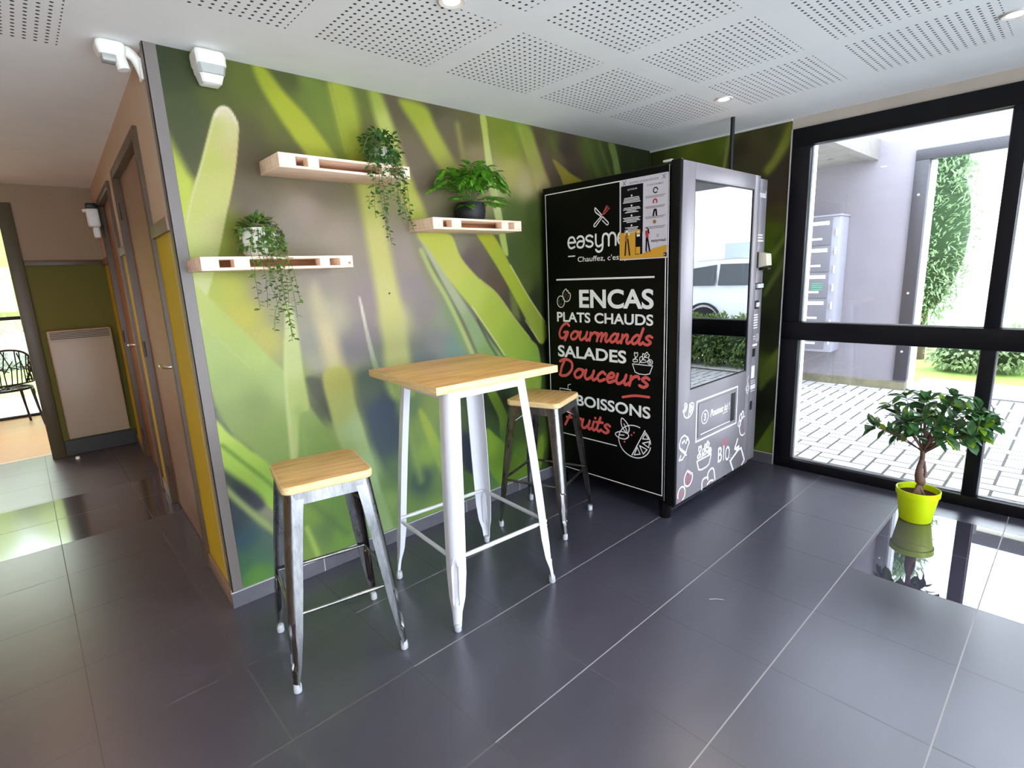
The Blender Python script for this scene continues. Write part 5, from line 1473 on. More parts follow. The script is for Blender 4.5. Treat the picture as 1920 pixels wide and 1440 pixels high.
M_STEM = pmat('thin_green_stem', (86, 102, 44), 0.6)
M_SOIL = pmat('dark_brown_soil', (58, 32, 24), 0.95, var=0.3, scale=90, bump=0.6)
def leaf(mb, base, dirv, up, ln, wd, fold=0.2, droop=0.15, n=5):
    """a pointed oval leaf with a fold along the midrib"""
    d = dirv.normalized(); s = d.cross(up)
    s = s.normalized() if s.length > 1e-5 else d.orthogonal().normalized()
    u = s.cross(d)
    prof = [0.0, 0.62, 1.0, 0.78, 0.0] if n == 5 else [0.0, 0.8, 0.8, 0.0]
    k = len(prof)
    mid = [base + d * (ln * i / (k - 1)) - u * (droop * ln * (i / (k - 1)) ** 2) for i in range(k)]
    L_ = [mid[i] + s * (wd * prof[i] / 2) + u * (fold * wd * prof[i] / 2) for i in range(1, k - 1)]
    R_ = [mid[i] - s * (wd * prof[i] / 2) + u * (fold * wd * prof[i] / 2) for i in range(1, k - 1)]
    vs = mid + L_ + R_
    a, c = k, k + (k - 2)
    fs = [(0, 1, a), (0, c, 1)]
    for i in range(k - 3): fs += [(i + 1, i + 2, a + i + 1, a + i), (i + 1, c + i, c + i + 1, i + 2)]
    fs += [(k - 2, k - 1, a + k - 3), (k - 2, c + k - 3, k - 1)]
    mb.add(vs, fs)
def rv(R, s=1.0): return Vector((R.uniform(-s, s), R.uniform(-s, s), R.uniform(-s, s)))

M_WHITEPOT = pmat('white_ceramic_pot', (227, 221, 208), 0.3, var=0.02, scale=6)
def trailing_plant(label, x, y, z, pot_r, pot_h, seed, strands, crown_r, crown_h, mats, edge_y=-0.238, curl=False):
    """white round pot on a shelf, bushy head, strands that spill over the shelf's front edge"""
    R = random.Random(seed)
    t = thing('trailing_plant', label, 'plant', (x, y, z), 0, 'trailing plants in white pots on the shelves')
    p = MB()
    p.lathe([(pot_r * .62, 0), (pot_r * .86, pot_h * .12), (pot_r, pot_h * .45), (pot_r * .94, pot_h * .8), (pot_r * .84, pot_h), (pot_r * .76, pot_h), (pot_r * .80, pot_h * .8), (pot_r * .8, pot_h * .7)], 32)
    p.build('pot', M_WHITEPOT, t, smooth=60)
    s = MB(); s.lathe([(pot_r * .80, pot_h * .78), (0.0001, pot_h * .84)], 24); s.build('soil', M_SOIL, t, smooth=80)
    lf, st = MB(), MB()
    O = Vector((0, 0, pot_h * 0.85))
    for i in range(190):
        a = R.uniform(0, 2 * PI); h = R.random()
        r = crown_r * math.sqrt(1 - (h * 0.9) ** 2) * R.uniform(0.35, 1)
        q = O + Vector((r * math.cos(a), r * math.sin(a) * 0.85, crown_h * h))
        d = Vector((math.cos(a), math.sin(a), R.uniform(-0.6, 0.7)))
        leaf(lf, q, d + rv(R, .4), Vector((0, 0, 1)) + rv(R, .4), R.uniform(.020, .034), R.uniform(.013, .020))
    for i in range(10):       # upright little tuft on top
        a = R.uniform(0, 2 * PI)
        leaf(lf, O + Vector((0, 0, crown_h * .75)) + rv(R, .02), Vector((math.cos(a), math.sin(a), 1.2)), Vector((0, -1, 0)) + rv(R, .6), R.uniform(.03, .05), .013)
    for i in range(70):       # leaves lying over the front of the pot
        a = R.uniform(PI * .95, PI * 2.05)
        c0 = Vector((math.cos(a), math.sin(a), 0))
        leaf(lf, c0 * pot_r * R.uniform(1.02, 1.16) + Vector((0, 0, pot_h * R.uniform(.25, 1.05))), c0 * .6 + Vector((0, 0, -1)) + rv(R, .7), c0 + Vector((0, 0, .6)) + rv(R, .4), R.uniform(.018, .030), R.uniform(.012, .018))
    for i in range(9):        # short strands hugging the pot
        a = R.uniform(PI * 0.9, PI * 2.1)
        c0 = Vector((math.cos(a), math.sin(a), 0))
        P = catmull([tuple(O + c0 * pot_r * .5 + Vector((0, 0, crown_h * .4))), tuple(O + c0 * pot_r * 1.08), tuple(c0 * pot_r * 1.15 + Vector((0, 0, pot_h * .5))), tuple(c0 * pot_r * 1.1 + Vector((0, 0, 0.02)))], 6)
        st.tube(P, 0.0012, 5)
        for q in P[4:]:
            leaf(lf, Vector(q), c0 + rv(R, .9), Vector((0, 0, 1)) + rv(R, .5), R.uniform(.014, .022), R.uniform(.012, .016))
    for sx, zb, side in strands:
        ex = sx - x
        zend = zb - z
        oy = edge_y - y
        w1, w2 = R.uniform(-.012, .012), R.uniform(-.02, .02)
        P = catmull([tuple(O + Vector((ex * .3, -pot_r * .6, crown_h * .3))), (ex * .7, -pot_r * 1.1, pot_h * .7), (ex * .95, oy + .03, .02), (ex, oy - .008, -.03),
                     (ex + w1, oy - .012, zend * .4), (ex + w2 + side * .4, oy - .008, zend * .75), (ex + w2 + side, oy - .010, zend)], 8)
        st.tube(P, 0.0011, 5)
        acc = 0
        for i in range(8, len(P)):
            q = Vector(P[i]); acc += (q - Vector(P[i - 1])).length
            while acc > 0.0155:
                acc -= 0.0155
                a = R.uniform(0, 2 * PI)
                d = Vector((math.cos(a), math.sin(a) * .6, R.uniform(-.5, .3)))
                leaf(lf, q, d, Vector((0, 0, 1)) + rv(R, .6), R.uniform(.018, .028), R.uniform(.013, .019), n=4)
    if curl: st.tube(catmull([(-pot_r * .5, -.02, pot_h + .03), (-pot_r * 1.1, -.03, pot_h + .04), (-pot_r * 1.5, -.03, pot_h - .01), (-pot_r * 1.55, -.03, pot_h - .05), (-pot_r * 1.35, -.03, pot_h - .06)], 7), 0.0022, 6)
    lf.build('foliage', mats, t, smooth=180)
    st.build('stems', M_STEM, t, smooth=180)
    return t
trailing_plant('trailing string plant in a white pot, light green, on the lowest pallet shelf', 0.275, -0.125, 1.540, 0.075, 0.115, 11,
    [(0.205, 1.335, 0.0), (0.235, 1.34, -.01), (0.262, 1.30, 0.0), (0.285, 1.24, -.02), (0.300, 1.195, 0.0), (0.315, 1.20, 0.02), (0.335, 1.29, 0.0), (0.30, 1.25, .02), (0.28, 1.36, 0), (0.345, 1.35, .01), (0.25, 1.42, 0)], 0.080, 0.060, M_IVY)
trailing_plant('trailing plant in a white pot, dark bushy head, on the highest pallet shelf', 0.875, -0.125, 1.942, 0.068, 0.085, 23,
    [(0.745, 1.74, -.01), (0.765, 1.70, 0), (0.785, 1.60, .01), (0.795, 1.585, .02), (0.80, 1.66, 0), (0.845, 1.79, 0), (0.865, 1.72, .02), (0.88, 1.69, .01), (0.895, 1.66, .03), (0.91, 1.70, .01), (0.885, 1.78, 0), (0.83, 1.82, 0), (0.92, 1.64, .02), (0.90, 1.80, 0)], 0.100, 0.095, M_IVYDARK, curl=True)

def fern():
    R = random.Random(7)
    t = thing('potted_fern', 'bushy green fern in a small black pot on the pallet shelf beside the vending machine', 'plant', (1.395, -0.125, 1.721), 0)
    p = MB()
    p.lathe([(.066, 0), (.074, .006), (.082, .045), (.080, .08), (.074, .094), (.068, .094), (.072, .08), (.070, .07)], 36)
    p.build('pot', pmat('matt_black_pot', (23, 23, 26), 0.6), t, smooth=60)
    s = MB(); s.lathe([(.072, .076), (.0001, .082)], 24); s.build('soil', M_SOIL, t, smooth=80)
    lf, st = MB(), MB()
    fronds = [(200, .26, .10), (188, .22, .16), (170, .25, .08), (215, .20, .02), (150, .19, .15), (232, .20, .12), (250, .16, .16), (268, .15, .10), (282, .18, .17), (300, .19, .13), (318, .22, .15), (335, .23, .10), (350, .25, .14), (8, .27, .19), (20, .24, .22), (35, .2, .18), (-12, .25, .04), (-28, .21, .00), (90, .12, .17), (120, .14, .16), (60, .13, .18), (225, .15, -.02), (262, .12, .20), (310, .12, .20)]
    for deg, ln, rise in fronds:
        a = math.radians(deg + R.uniform(-6, 6))
        d = Vector((math.cos(a), math.sin(a) * .62, 0))
        P = [Vector(q) for q in catmull([(0, 0, .075), tuple(d * ln * .35 + Vector((0, 0, .10 + rise * .6))), tuple(d * ln * .72 + Vector((0, 0, .095 + rise * .95))), tuple(d * ln + Vector((0, 0, .085 + rise * .72)))], 7)]
        st.tube(P, [.0022 * (1 - .6 * i / len(P)) for i in range(len(P))], 5)
        n = len(P)
        for i in range(5, n):
            f = i / (n - 1)
            tdir = (P[i] - P[i - 1]).normalized()
            sd = tdir.cross(Vector((0, 0, 1))).normalized()
            wl = .062 * math.sin(PI * min(1, .18 + f * .80)) + .012
            for sg in (1, -1):
                leaf(lf, P[i], sd * sg + tdir * .75 + rv(R, .12), Vector((0, 0, 1)) + rv(R, .15), wl, .019, .1, .25)
        leaf(lf, P[-1], P[-1] - P[-2], Vector((0, 0, 1)), .045, .016)
    lf.build('fronds', M_FERN, t, smooth=180)
    st.build('stems', M_STEM, t, smooth=180)
fern()

def ficus():
    R = random.Random(19)
    t = thing('potted_ficus', 'small bonsai ficus tree with twisted trunk in a lime green pot by the window', 'plant', (2.957, -1.957, 0), 0)
    p = MB()
    p.lathe([(.060, .0), (.070, .002), (.073, .006), (.0945, .148), (.100, .150), (.1015, .180), (.0985, .182), (.094, .180), (.093, .150), (.091, .140)], 48)
    p.build('pot', pmat('lime_green_plastic_pot', (226, 250, 4), 0.35, var=0.02, scale=5), t, smooth=40)
    s = MB(); s.lathe([(.094, .148), (.06, .153), (.0001, .157)], 32); s.build('soil', pmat('reddish_soil', (74, 36, 19), 0.95, var=0.3, scale=120, bump=0.7), t, smooth=80)
    tr = MB()
    bark = pmat('grey_brown_bark', (117, 89, 74), 0.7, var=0.18, scale=40, bump=0.4)
    tr.tube(catmull([(-.004, 0, .135), (-.002, 0, .18), (.006, -.006, .215), (-.008, .002, .255), (-.010, .004, .30), (.006, 0, .345), (.004, 0, .385), (.006, 0, .42)], 6),
            [.024, .023, .022, .020, .017, .015, .013, .012, .012, .013, .015, .019, .022, .024, .0245, .024, .023, .022, .021, .020, .019, .018, .017, .016, .015, .0148, .0145, .014, .0135, .013, .012, .012, .012, .012, .012, .012, .012, .012, .012, .012, .012, .012, .012][:43], 12)
    tr.tube(catmull([(.012, -.010, .14), (.016, -.014, .19), (.008, -.018, .24), (.004, -.020, .28), (.012, -.008, .34)], 6), .0075, 8)
    for a in (30, 150, 265): tr.tube(catmull([(0, 0, .20), (.020 * math.cos(math.radians(a)), .020 * math.sin(math.radians(a)), .165), (.034 * math.cos(math.radians(a)), .034 * math.sin(math.radians(a)), .145)], 5), [.012, .012, .011, .010, .009, .008, .007, .006, .006, .005, .005][:11], 8)
    tr.build('trunk', bark, t, smooth=70)
    br, lf, ly = MB(), MB(), MB()
    C = Vector((0.0, -.015, .565))
    k = 0
    while k < 38:
        a, e = R.uniform(0, 2 * PI), math.asin(R.uniform(-.75, 1))
        rr = R.uniform(.72, 1.0)
        tip = C + Vector((.245 * rr * math.cos(a) * math.cos(e), .270 * rr * math.sin(a) * math.cos(e), .165 * rr * math.sin(e)))
        k += 1
        st = Vector((.004, 0, R.uniform(.38, .42)))
        md = st.lerp(tip, .5) + Vector((0, 0, .02)) + rv(R, .015)
        P = [Vector(q) for q in catmull([tuple(st), tuple(md), tuple(tip)], 6)]
        br.tube(P, [.0042 - .0028 * i / (len(P) - 1) for i in range(len(P))], 6)
        for i in range(6, len(P)):
            if i < 8 and R.random() < .5: continue
            tg = (P[i] - P[i - 1]).normalized()
            aa = R.uniform(0, 2 * PI)
            o1 = tg.orthogonal().normalized(); o2 = tg.cross(o1)
            d = tg * R.uniform(.3, .9) + o1 * math.cos(aa) + o2 * math.sin(aa)
            leaf(ly if (R.random() < .10) else lf, P[i], d, Vector((0, 0, 1)) + rv(R, .35), R.uniform(.054, .088), R.uniform(.032, .046), .18, .22)
        for q in range(R.choice((4, 5, 6))):
            aa = 2 * PI * q / 5 + R.uniform(-.3, .3)
            tg = (P[-1] - P[-2]).normalized(); o1 = tg.orthogonal().normalized(); o2 = tg.cross(o1)
            leaf(ly if (R.random() < .12) else lf, P[-1], tg * .6 + o1 * math.cos(aa) + o2 * math.sin(aa), Vector((0, 0, 1)) + rv(R, .35), R.uniform(.056, .092), R.uniform(.034, .048), .18, .22)
    br.build('branches', bark, t, smooth=180)
    lf.build('leaves', M_FICUS, t, smooth=180)
    ly.build('young_leaves', M_FICUSLIGHT, t, smooth=180)
ficus()

# ---------------------------------------------------------------- detectors, radiator, bits
M_DET = pmat('white_detector_plastic', (230, 228, 220), 0.4)
M_LENS = pmat('milky_grey_lens', (163, 165, 159), 0.3)
def detector_wall():
    t = thing('motion_detector', 'white wedge motion detector at the top of the wallpaper', 'detector', (0.2, 0, 2.2), 0, 'white motion detectors near the ceiling')
    def body(levels, rad=.008):
        rings = []
        for z, wx, y0, y1 in levels:
            rings.append([Vector((-wx, y1, z)), Vector((-wx, y0 + rad, z)), Vector((-wx + rad, y0, z)), Vector((wx - rad, y0, z)), Vector((wx, y0 + rad, z)), Vector((wx, y1, z))])
        return rings
    m = MB(); m.loft(body([(.028, .042, -.078, -.02), (.034, .046, -.083, -.015), (.062, .050, -.092, -.012)]))
    m.loft(body([(-.002, .030, -.068, -.020), (.002, .034, -.074, -.016), (.030, .042, -.082, -.012)]))
    m.loft(body([(.058, .050, -.088, -.012), (.062, .052, -.096, -.010), (.098, .053, -.094, -.006), (.112, .050, -.086, -.004), (.116, .046, -.080, -.002)]))
    m.loft(body([(.03, .02, -.03, 0), (.09, .02, -.03, 0)]))
    m.build('housing', M_DET, t, smooth=35)
    m = MB(); m.loft(body([(.0305, .044, -.090, -.03), (.060, .049, -.095, -.03)]))
    m.build('lens_band', M_LENS, t, smooth=35)
    m = MB(); m.lathe([(.0001, 0), (.002, 0)], 10, T=lambda p: Vector((p.x + .004, -.0762, p.y + .014))); m.build('indicator', M_LENS, t)
    t.location = (0.200, 0, 2.199)
def detector_corner():
    t = thing('motion_detector', 'white domed detector on a bracket, left of the corner trim', 'detector', (-0.075, 0.075, 2.25), 0, 'white motion detectors near the ceiling')
    m = MB()
    m.tube(catmull([(.070, -.005, -.035), (.066, -.005, .0), (.052, -.005, .035), (.025, -.003, .052)], 6), [.010, .011, .012, .013, .014, .015, .016, .017, .017, .018, .018, .019, .019, .02, .02, .02, .02, .02, .02][:19], 10, flat=1.0)
    m.bbox(.062, .0725, -.03, .02, -.045, .03, .004)
    m.build('bracket', M_DET, t, smooth=60)
    m = MB()
    P = rounded_square(.046, .018)
    m.loft([[Vector((x * k - .018, y * k * .9, z)) for x, y in P] for k, z in ((.74, .018), (.86, .022), (1.0, .044), (.99, .058), (.90, .066), (.6, .069))])
    m.tube([(.004, -.012, .03), (.014, -.016, -.022)], [.021, .0205], 16)
    m.build('housing', M_DET, t, smooth=50)
    m = MB(); m.bbox(-.050, -.006, -.036, .010, -.004, .022, .006); m.build('lens_band', M_LENS, t, smooth=40)
detector_wall(); detector_corner()

def corridor_sensor():
    t = thing('door_sensor', 'small white sensor with a black cap above the far corridor door', 'sensor', tuple(CW(Vector((2.93, 0.0, 2.05)))), math.atan2(CD.x, CD.y) * -1)
    m = MB(); m.bbox(-.10, -.02, -.045, .045, -.12, .02, .015, 3); m.bbox(-.075, -.03, -.03, .03, -.2, -.12, .012, 3); m.tube([(-.02, 0, .02), (-.12, -.03, .0)], .012, 8)
    m.build('housing', M_DET, t, smooth=50)
    m = MB(); m.bbox(-.095, -.025, -.04, .04, .02, .06, .008); m.bbox(-.022, -.0185, -.045, .045, -.15, .05, .001)
    m.build('black_cap', pmat('black_sensor_cap', (14, 13, 12), 0.5), t, smooth=40)
corridor_sensor()

def radiator():
    t = thing('panel_radiator', 'white flat electric radiator panel on the olive end wall of the corridor', 'radiator', (-0.133, EY, 0.165), 0)
    M_RAD = pmat('off_white_radiator', (160, 146, 128), 0.4, var=0.02, scale=4)
    m = MB(); m.bbox(-.222, .222, -.105, -.025, 0, .955, .012, 3); m.build('panel', M_RAD, t, smooth=50)
    m = MB()
    for k in range(5): m.box(-.205, .205, -.1075, -.104, .880 + k * .014, .887 + k * .014)
    m.build('grille_slots', pmat('dark_grille_gap', (70, 62, 52), 0.6), t)
    m = MB(); m.bbox(-.224, .224, -.107, -.025, .862, .868, .001); m.box(-.15, .15, -.025, 0, .3, .7); m.build('grille_lip', M_RAD, t, smooth=40)
radiator()
def door_stop():
    b = MB(); b.lathe([(.016, 0), (.018, .006), (.014, .022), (.0001, .024)], 14, (-0.33, 3.42, 0))
    tag(b.build('door_stop', M_DET, smooth=50), 'tiny white door stop on the floor below the corridor radiator', 'door stop')
door_stop()
def hook():
    b = MB(); b.lathe([(.0001, -.002), (.004, -.002), (.005, 0)], 10, T=lambda p: Vector((0.9265 + p.x, p.z, 1.358 + p.y)))
    tag(b.build('wall_screw', M_DARKHOLE), 'tiny dark screw head in the wallpaper above the high table', 'screw')
hook()
def litter():
    b = MB(); b.tube(catmull([(0, 0, .002), (.03, .004, .0025), (.062, .001, .002)], 5), .0012, 5)
    o = tag(b.build('straw_bit', pmat('pale_straw', (185, 183, 176), 0.7)), 'pale bit of straw lying on the dark floor tiles', 'litter')
    o.location = (1.50, -1.50, 0); o.rotation_euler = (0, 0, -0.9)
litter()
# ---------------------------------------------------------------- outside, right: paved porch, letterboxes, greenery
M_PAVER = pmat('pale_grey_pavers', (186, 183, 181), 0.85, var=0.06, scale=3)
M_JOINT = pmat('paver_joint_sand', (69, 67, 62), 0.95)
def paving():
    b = MB()
    bl, bw, g = 0.22, 0.11, 0.017
    W2 = MB()
    x0, x1, y0, y1 = 3.45, 6.52, -6.5, 1.2
    def brick(ax, ay, lx, ly):
        a, c, d, e = max(ax, x0), min(ax + lx, x1), max(ay, y0), min(ay + ly, y1)
        if c - a > .02 and e - d > .02: b.box(a + g / 2, c - g / 2, d + g / 2, e - g / 2, -0.03, -0.012)
    # herringbone of half-bricks: each 2x1 brick alternates lying and standing
    n0, n1, m0, m1 = int(x0 / bw) - 2, int(x1 / bw) + 2, int(y0 / bw) - 2, int(y1 / bw) + 2
    for j in range(m0, m1):
        for i in range(n0, n1):
            q = (i - j) % 4
            if q == 0: brick(i * bw, j * bw, bl, bw)
            elif q == 3: brick(i * bw, j * bw, bw, bl)
    o = struct(b.build('ground_paving', M_PAVER))
    f = MB(); f.box(3.43, 6.6, -6.6, 1.3, -0.10, -0.0126)
    struct(f.build('ground_bed', M_JOINT))
paving()
b = MB(); b.bbox(L + 0.07, 3.46, -6.5, 1.2, -0.06, -0.008, 0.004)
struct(b.build('ground_sill', pmat('pale_stone_sill', (207, 205, 202), 0.7)))
M_RENDER = pmat('lilac_grey_render', (126, 121, 128), 0.85, var=0.03, scale=4, bump=0.1)
M_PLINTH = pmat('mossy_plinth', (110, 106, 85), 0.9, var=0.25, scale=9, bump=0.3)
OX = 6.52
b = MB()
b.box(OX, OX + 0.2, -1.2, 3.0, 0.08, 3.6); b.box(OX, OX + 0.2, -2.55, -1.2, 2.49, 3.6)
struct(b.build('wall_porch', M_RENDER))
b = MB(); b.bbox(OX - 0.015, OX + 0.21, -1.2, 3.0, -0.02, 0.08, 0.01)
struct(b.build('baseboard_porch', M_PLINTH))
M_OFRAME = pmat('dark_grey_opening_frame', (44, 42, 48), 0.5)
b = MB()
b.bbox(OX - 0.03, OX + 0.06, -1.205, -1.085, 0.10, 2.385, 0.004); b.bbox(OX - 0.03, OX + 0.06, -2.55, -1.085, 2.385, 2.49, 0.004); b.bbox(OX - 0.03, OX + 0.06, -2.55, -2.43, 0.0, 2.385, 0.004)
fo = struct(b.build('trim_10', M_OFRAME, smooth=40))
for z in (2.05, 1.05, 0.42):
    b = MB(); b.lathe([(.0001, -.003), (.009, -.003), (.011, 0)], 12, T=lambda p: Vector((OX - 0.03 + p.z, -1.14 + p.x, z + p.y)))
    b.build('frame_bolt', M_WHITE, fo, smooth=50)
b = MB(); b.box(OX + 0.06, OX + 0.20, -1.235, -1.2, 0.0, 2.385)
struct(b.build('trim_11', pmat('white_reveal', (233, 232, 234), 0.7)))
b = MB(); b.bbox(3.50, 3.76, -1.065, -0.80, -0.01, 3.4, 0.006)
struct(b.build('pillar_porch', pmat('white_render_pillar', (238, 237, 236), 0.8), smooth=40))
# concrete canopy over the letterboxes
b = MB(); b.bbox(3.8, OX, -0.755, -0.665, 2.455, 2.665, 0.004); b.box(3.8, OX, -0.665, 2.5, 2.47, 2.64)
cn = thing('concrete_canopy', 'raw concrete canopy slab with a spot under it above the letterboxes outside', 'canopy', (OX, -0.7, 2.47))
o = b.build('slab', pmat('raw_pale_concrete', (128, 123, 116), 0.85, var=0.14, scale=7, bump=0.3), cn, smooth=40); o.location = (-OX, 0.7, -2.47)
b = MB(); b.lathe([(.0001, -.004), (.022, -.006), (.032, -.004), (.034, 0)], 20, (6.02, -0.44, 2.47)); o = b.build('spot', pmat('grey_spot_ring', (119, 115, 111), 0.4, metal=0.5), cn, smooth=50); o.location = (-OX, 0.7, -2.47)

# dark awning slab over the way out, seen only as a reflection in the machine's window
aw = thing('awning_slab', 'dark awning slab with two small spots, mirrored at the top of the vending machine window', 'awning', (OX, -3.1, 2.5))
b = MB(); b.bbox(-0.9, 0.58, -0.95, 0.56, 0.0, 0.16, 0.004); b.build('slab', pmat('dark_grey_soffit', (74, 70, 80), 0.6), aw, smooth=40)
for x, y in ((-0.2, 0.1), (-0.1, -0.3)):
    b = MB(); b.lathe([(.0001, -.012), (.03, -.012), (.04, 0)], 16, (x, y, 0)); b.build('spot', M_LAMP, aw, smooth=50)

def letterboxes():
    t = thing('letterbox_unit', 'tall light grey letterbox unit on the porch wall outside the window', 'letterbox', (OX - 0.012, -0.2, 0.40), 0)
    M_LB = pmat('light_grey_letterbox', (150, 149, 158), 0.45, metal=0.2, var=0.02)
    M_LBD = pmat('letterbox_door_grey', (112, 111, 119), 0.45, metal=0.2)
    x0, x1, y0, y1 = -0.30, 0.0, -0.325, 0.62
    m = MB(); m.bbox(x0 + .01, x1, y0, y1, 0.0, 1.50, .004); m.bbox(x0 - .01, x1, y0 - .012, y1, 1.50, 1.52, .004); m.build('cabinet', M_LB, t, smooth=40)
    for c in range(2):
        ya = y0 + .075 + c * .415
        for r in range(5):
            z0 = .03 + r * .292
            m = MB(); m.bbox(x0 - .004, x0 + .012, ya, ya + .385, z0, z0 + .284, .003)
            d = m.build('door', M_LBD, t, smooth=40)
            m = MB(); m.bbox(x0 - .007, x0 - .003, ya + .03, ya + .22, z0 + .215, z0 + .255, .001); m.bbox(x0 - .007, x0 - .003, ya + .09, ya + .22, z0 + .055, z0 + .078, .001)
            m.build('name_plate', M_WHITE, d)
            if r == 2 and c == 0:
                m = MB()
                for k in range(4): m.box(x0 - .008, x0 - .0035, ya + .05, ya + .17, z0 + .09 + .022 * k, z0 + .098 + .022 * k)
                m.build('green_notice', pmat('mint_green_print', (63, 174, 127), 0.5), d)
    for k in range(7):
        m = MB(); m.bbox(x0 - .004, x0 + .011, y0 + .022, y0 + .036, .09 + k * .2, .17 + k * .2, .002)
        m.build('hinge_plate', M_WHITE, t)
letterboxes()

# lawn, conifer, shrubs, hedge
M_LAWN = pmat('bright_lawn', (134, 165, 69), 0.95, var=0.25, scale=6)
b = MB()
b.box(OX + 0.08, 14, -14, 6, -0.10, -0.03)
struct(b.build('lawn', M_LAWN))
b = MB(); b.box(OX - 0.02, OX + 0.9, -6.6, -1.2, -0.10, -0.015)
struct(b.build('ground_slab', pmat('pale_concrete_path', (216, 213, 207), 0.9, var=0.1, scale=4)))
b = MB(); b.box(7.6, 40, -40, -2.6, -0.12, -0.02)
struct(b.build('ground_car_park', pmat('pale_asphalt', (201, 199, 196), 0.95, var=0.08, scale=3)))
def leafy(name, label, cat, blobs, n, size, mats, seed, trunk=None, group=None, loc=(0, 0, 0), fine=False):
    """foliage as many small leaves on and inside rounded bodies"""
    R = random.Random(seed)
    t = thing(name, label, cat, loc, 0, group)
    lf = MB(); core = MB()
    tot = sum(b[3] * b[4] + b[4] * b[5] + b[3] * b[5] for b in blobs)
    for cx, cy, cz, rx, ry, rz in blobs:
        k = int(n * (rx * ry + ry * rz + rx * rz) / tot)
        prof = [(max(.0001, .82 * math.sin(PI * i / 8)), -.82 * math.cos(PI * i / 8)) for i in range(9)]
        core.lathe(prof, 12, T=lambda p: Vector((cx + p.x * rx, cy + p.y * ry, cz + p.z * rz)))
        for i in range(k):
            v = Vector((R.gauss(0, 1), R.gauss(0, 1), R.gauss(0, 1))).normalized()
            s = R.uniform(.78, 1.04)
            q = Vector((cx + v.x * rx * s, cy + v.y * ry * s, cz + v.z * rz * s))
            if q.z + loc[2] < 0.02: continue
            leaf(lf, q, v + rv(R, .8) + Vector((0, 0, .35 if fine else -.1)), Vector((0, 0, 1)) + rv(R, .5), size * R.uniform(.6, 1.25), size * R.uniform(.3, .5) * (.6 if fine else 1), n=4)
    lf.build('foliage', mats[0], t, smooth=180)
    core.build('inner_foliage', mats[1], t, smooth=180)
    if trunk:
        m = MB(); m.tube(trunk[0], trunk[1], 10); m.build('trunk', pmat('outdoor_bark', (93, 76, 60), 0.9, var=0.2, scale=30), t, smooth=60)
    return t
M_CON = leaf_mat('conifer_green', (112, 146, 98), (184, 206, 164), 0.6)
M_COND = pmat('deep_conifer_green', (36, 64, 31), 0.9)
M_SHR = leaf_mat('shrub_green', (111, 138, 88), (179, 196, 148), 0.6)
M_HEDGE = leaf_mat('hedge_green', (63, 92, 38), (134, 160, 82), 0.6)
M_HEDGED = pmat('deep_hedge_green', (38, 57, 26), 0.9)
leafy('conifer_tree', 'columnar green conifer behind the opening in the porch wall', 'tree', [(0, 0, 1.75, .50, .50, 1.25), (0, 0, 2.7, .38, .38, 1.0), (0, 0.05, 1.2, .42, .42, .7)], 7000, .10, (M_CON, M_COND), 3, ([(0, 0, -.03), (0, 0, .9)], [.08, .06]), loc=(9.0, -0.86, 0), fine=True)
leafy('garden_shrub', 'loose grey-green shrub on the lawn seen through the lower window pane', 'shrub', [(0, .1, .20, .30, .34, .20), (.1, -.30, .26, .30, .30, .25)], 1500, .09, (M_SHR, M_HEDGED), 5, ([(0, -.2, -.03), (.02, -.2, .4)], [.03, .02]), loc=(8.2, -1.55, 0))
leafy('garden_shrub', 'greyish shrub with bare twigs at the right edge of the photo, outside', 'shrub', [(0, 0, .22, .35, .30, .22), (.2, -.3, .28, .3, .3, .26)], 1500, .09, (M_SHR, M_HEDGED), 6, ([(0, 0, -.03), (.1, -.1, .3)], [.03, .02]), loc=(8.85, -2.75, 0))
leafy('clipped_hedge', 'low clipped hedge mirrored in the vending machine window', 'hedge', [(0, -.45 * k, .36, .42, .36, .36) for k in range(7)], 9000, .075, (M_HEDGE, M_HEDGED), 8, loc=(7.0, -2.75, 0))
def railing():
    b = MB()
    b.box(0, .04, -3.2, 0, .95, 1.0); b.box(0, .04, -3.2, 0, .1, .14)
    for k in range(27): b.box(.005, .03, -.12 * k - .02, -.12 * k, 0, .97)
    o = tag(b.build('railing', pmat('grey_railing', (125, 130, 138), 0.5)), 'distant grey railing beyond the conifer', 'railing')
    o.location = (17, -1.4, -.03)
railing()

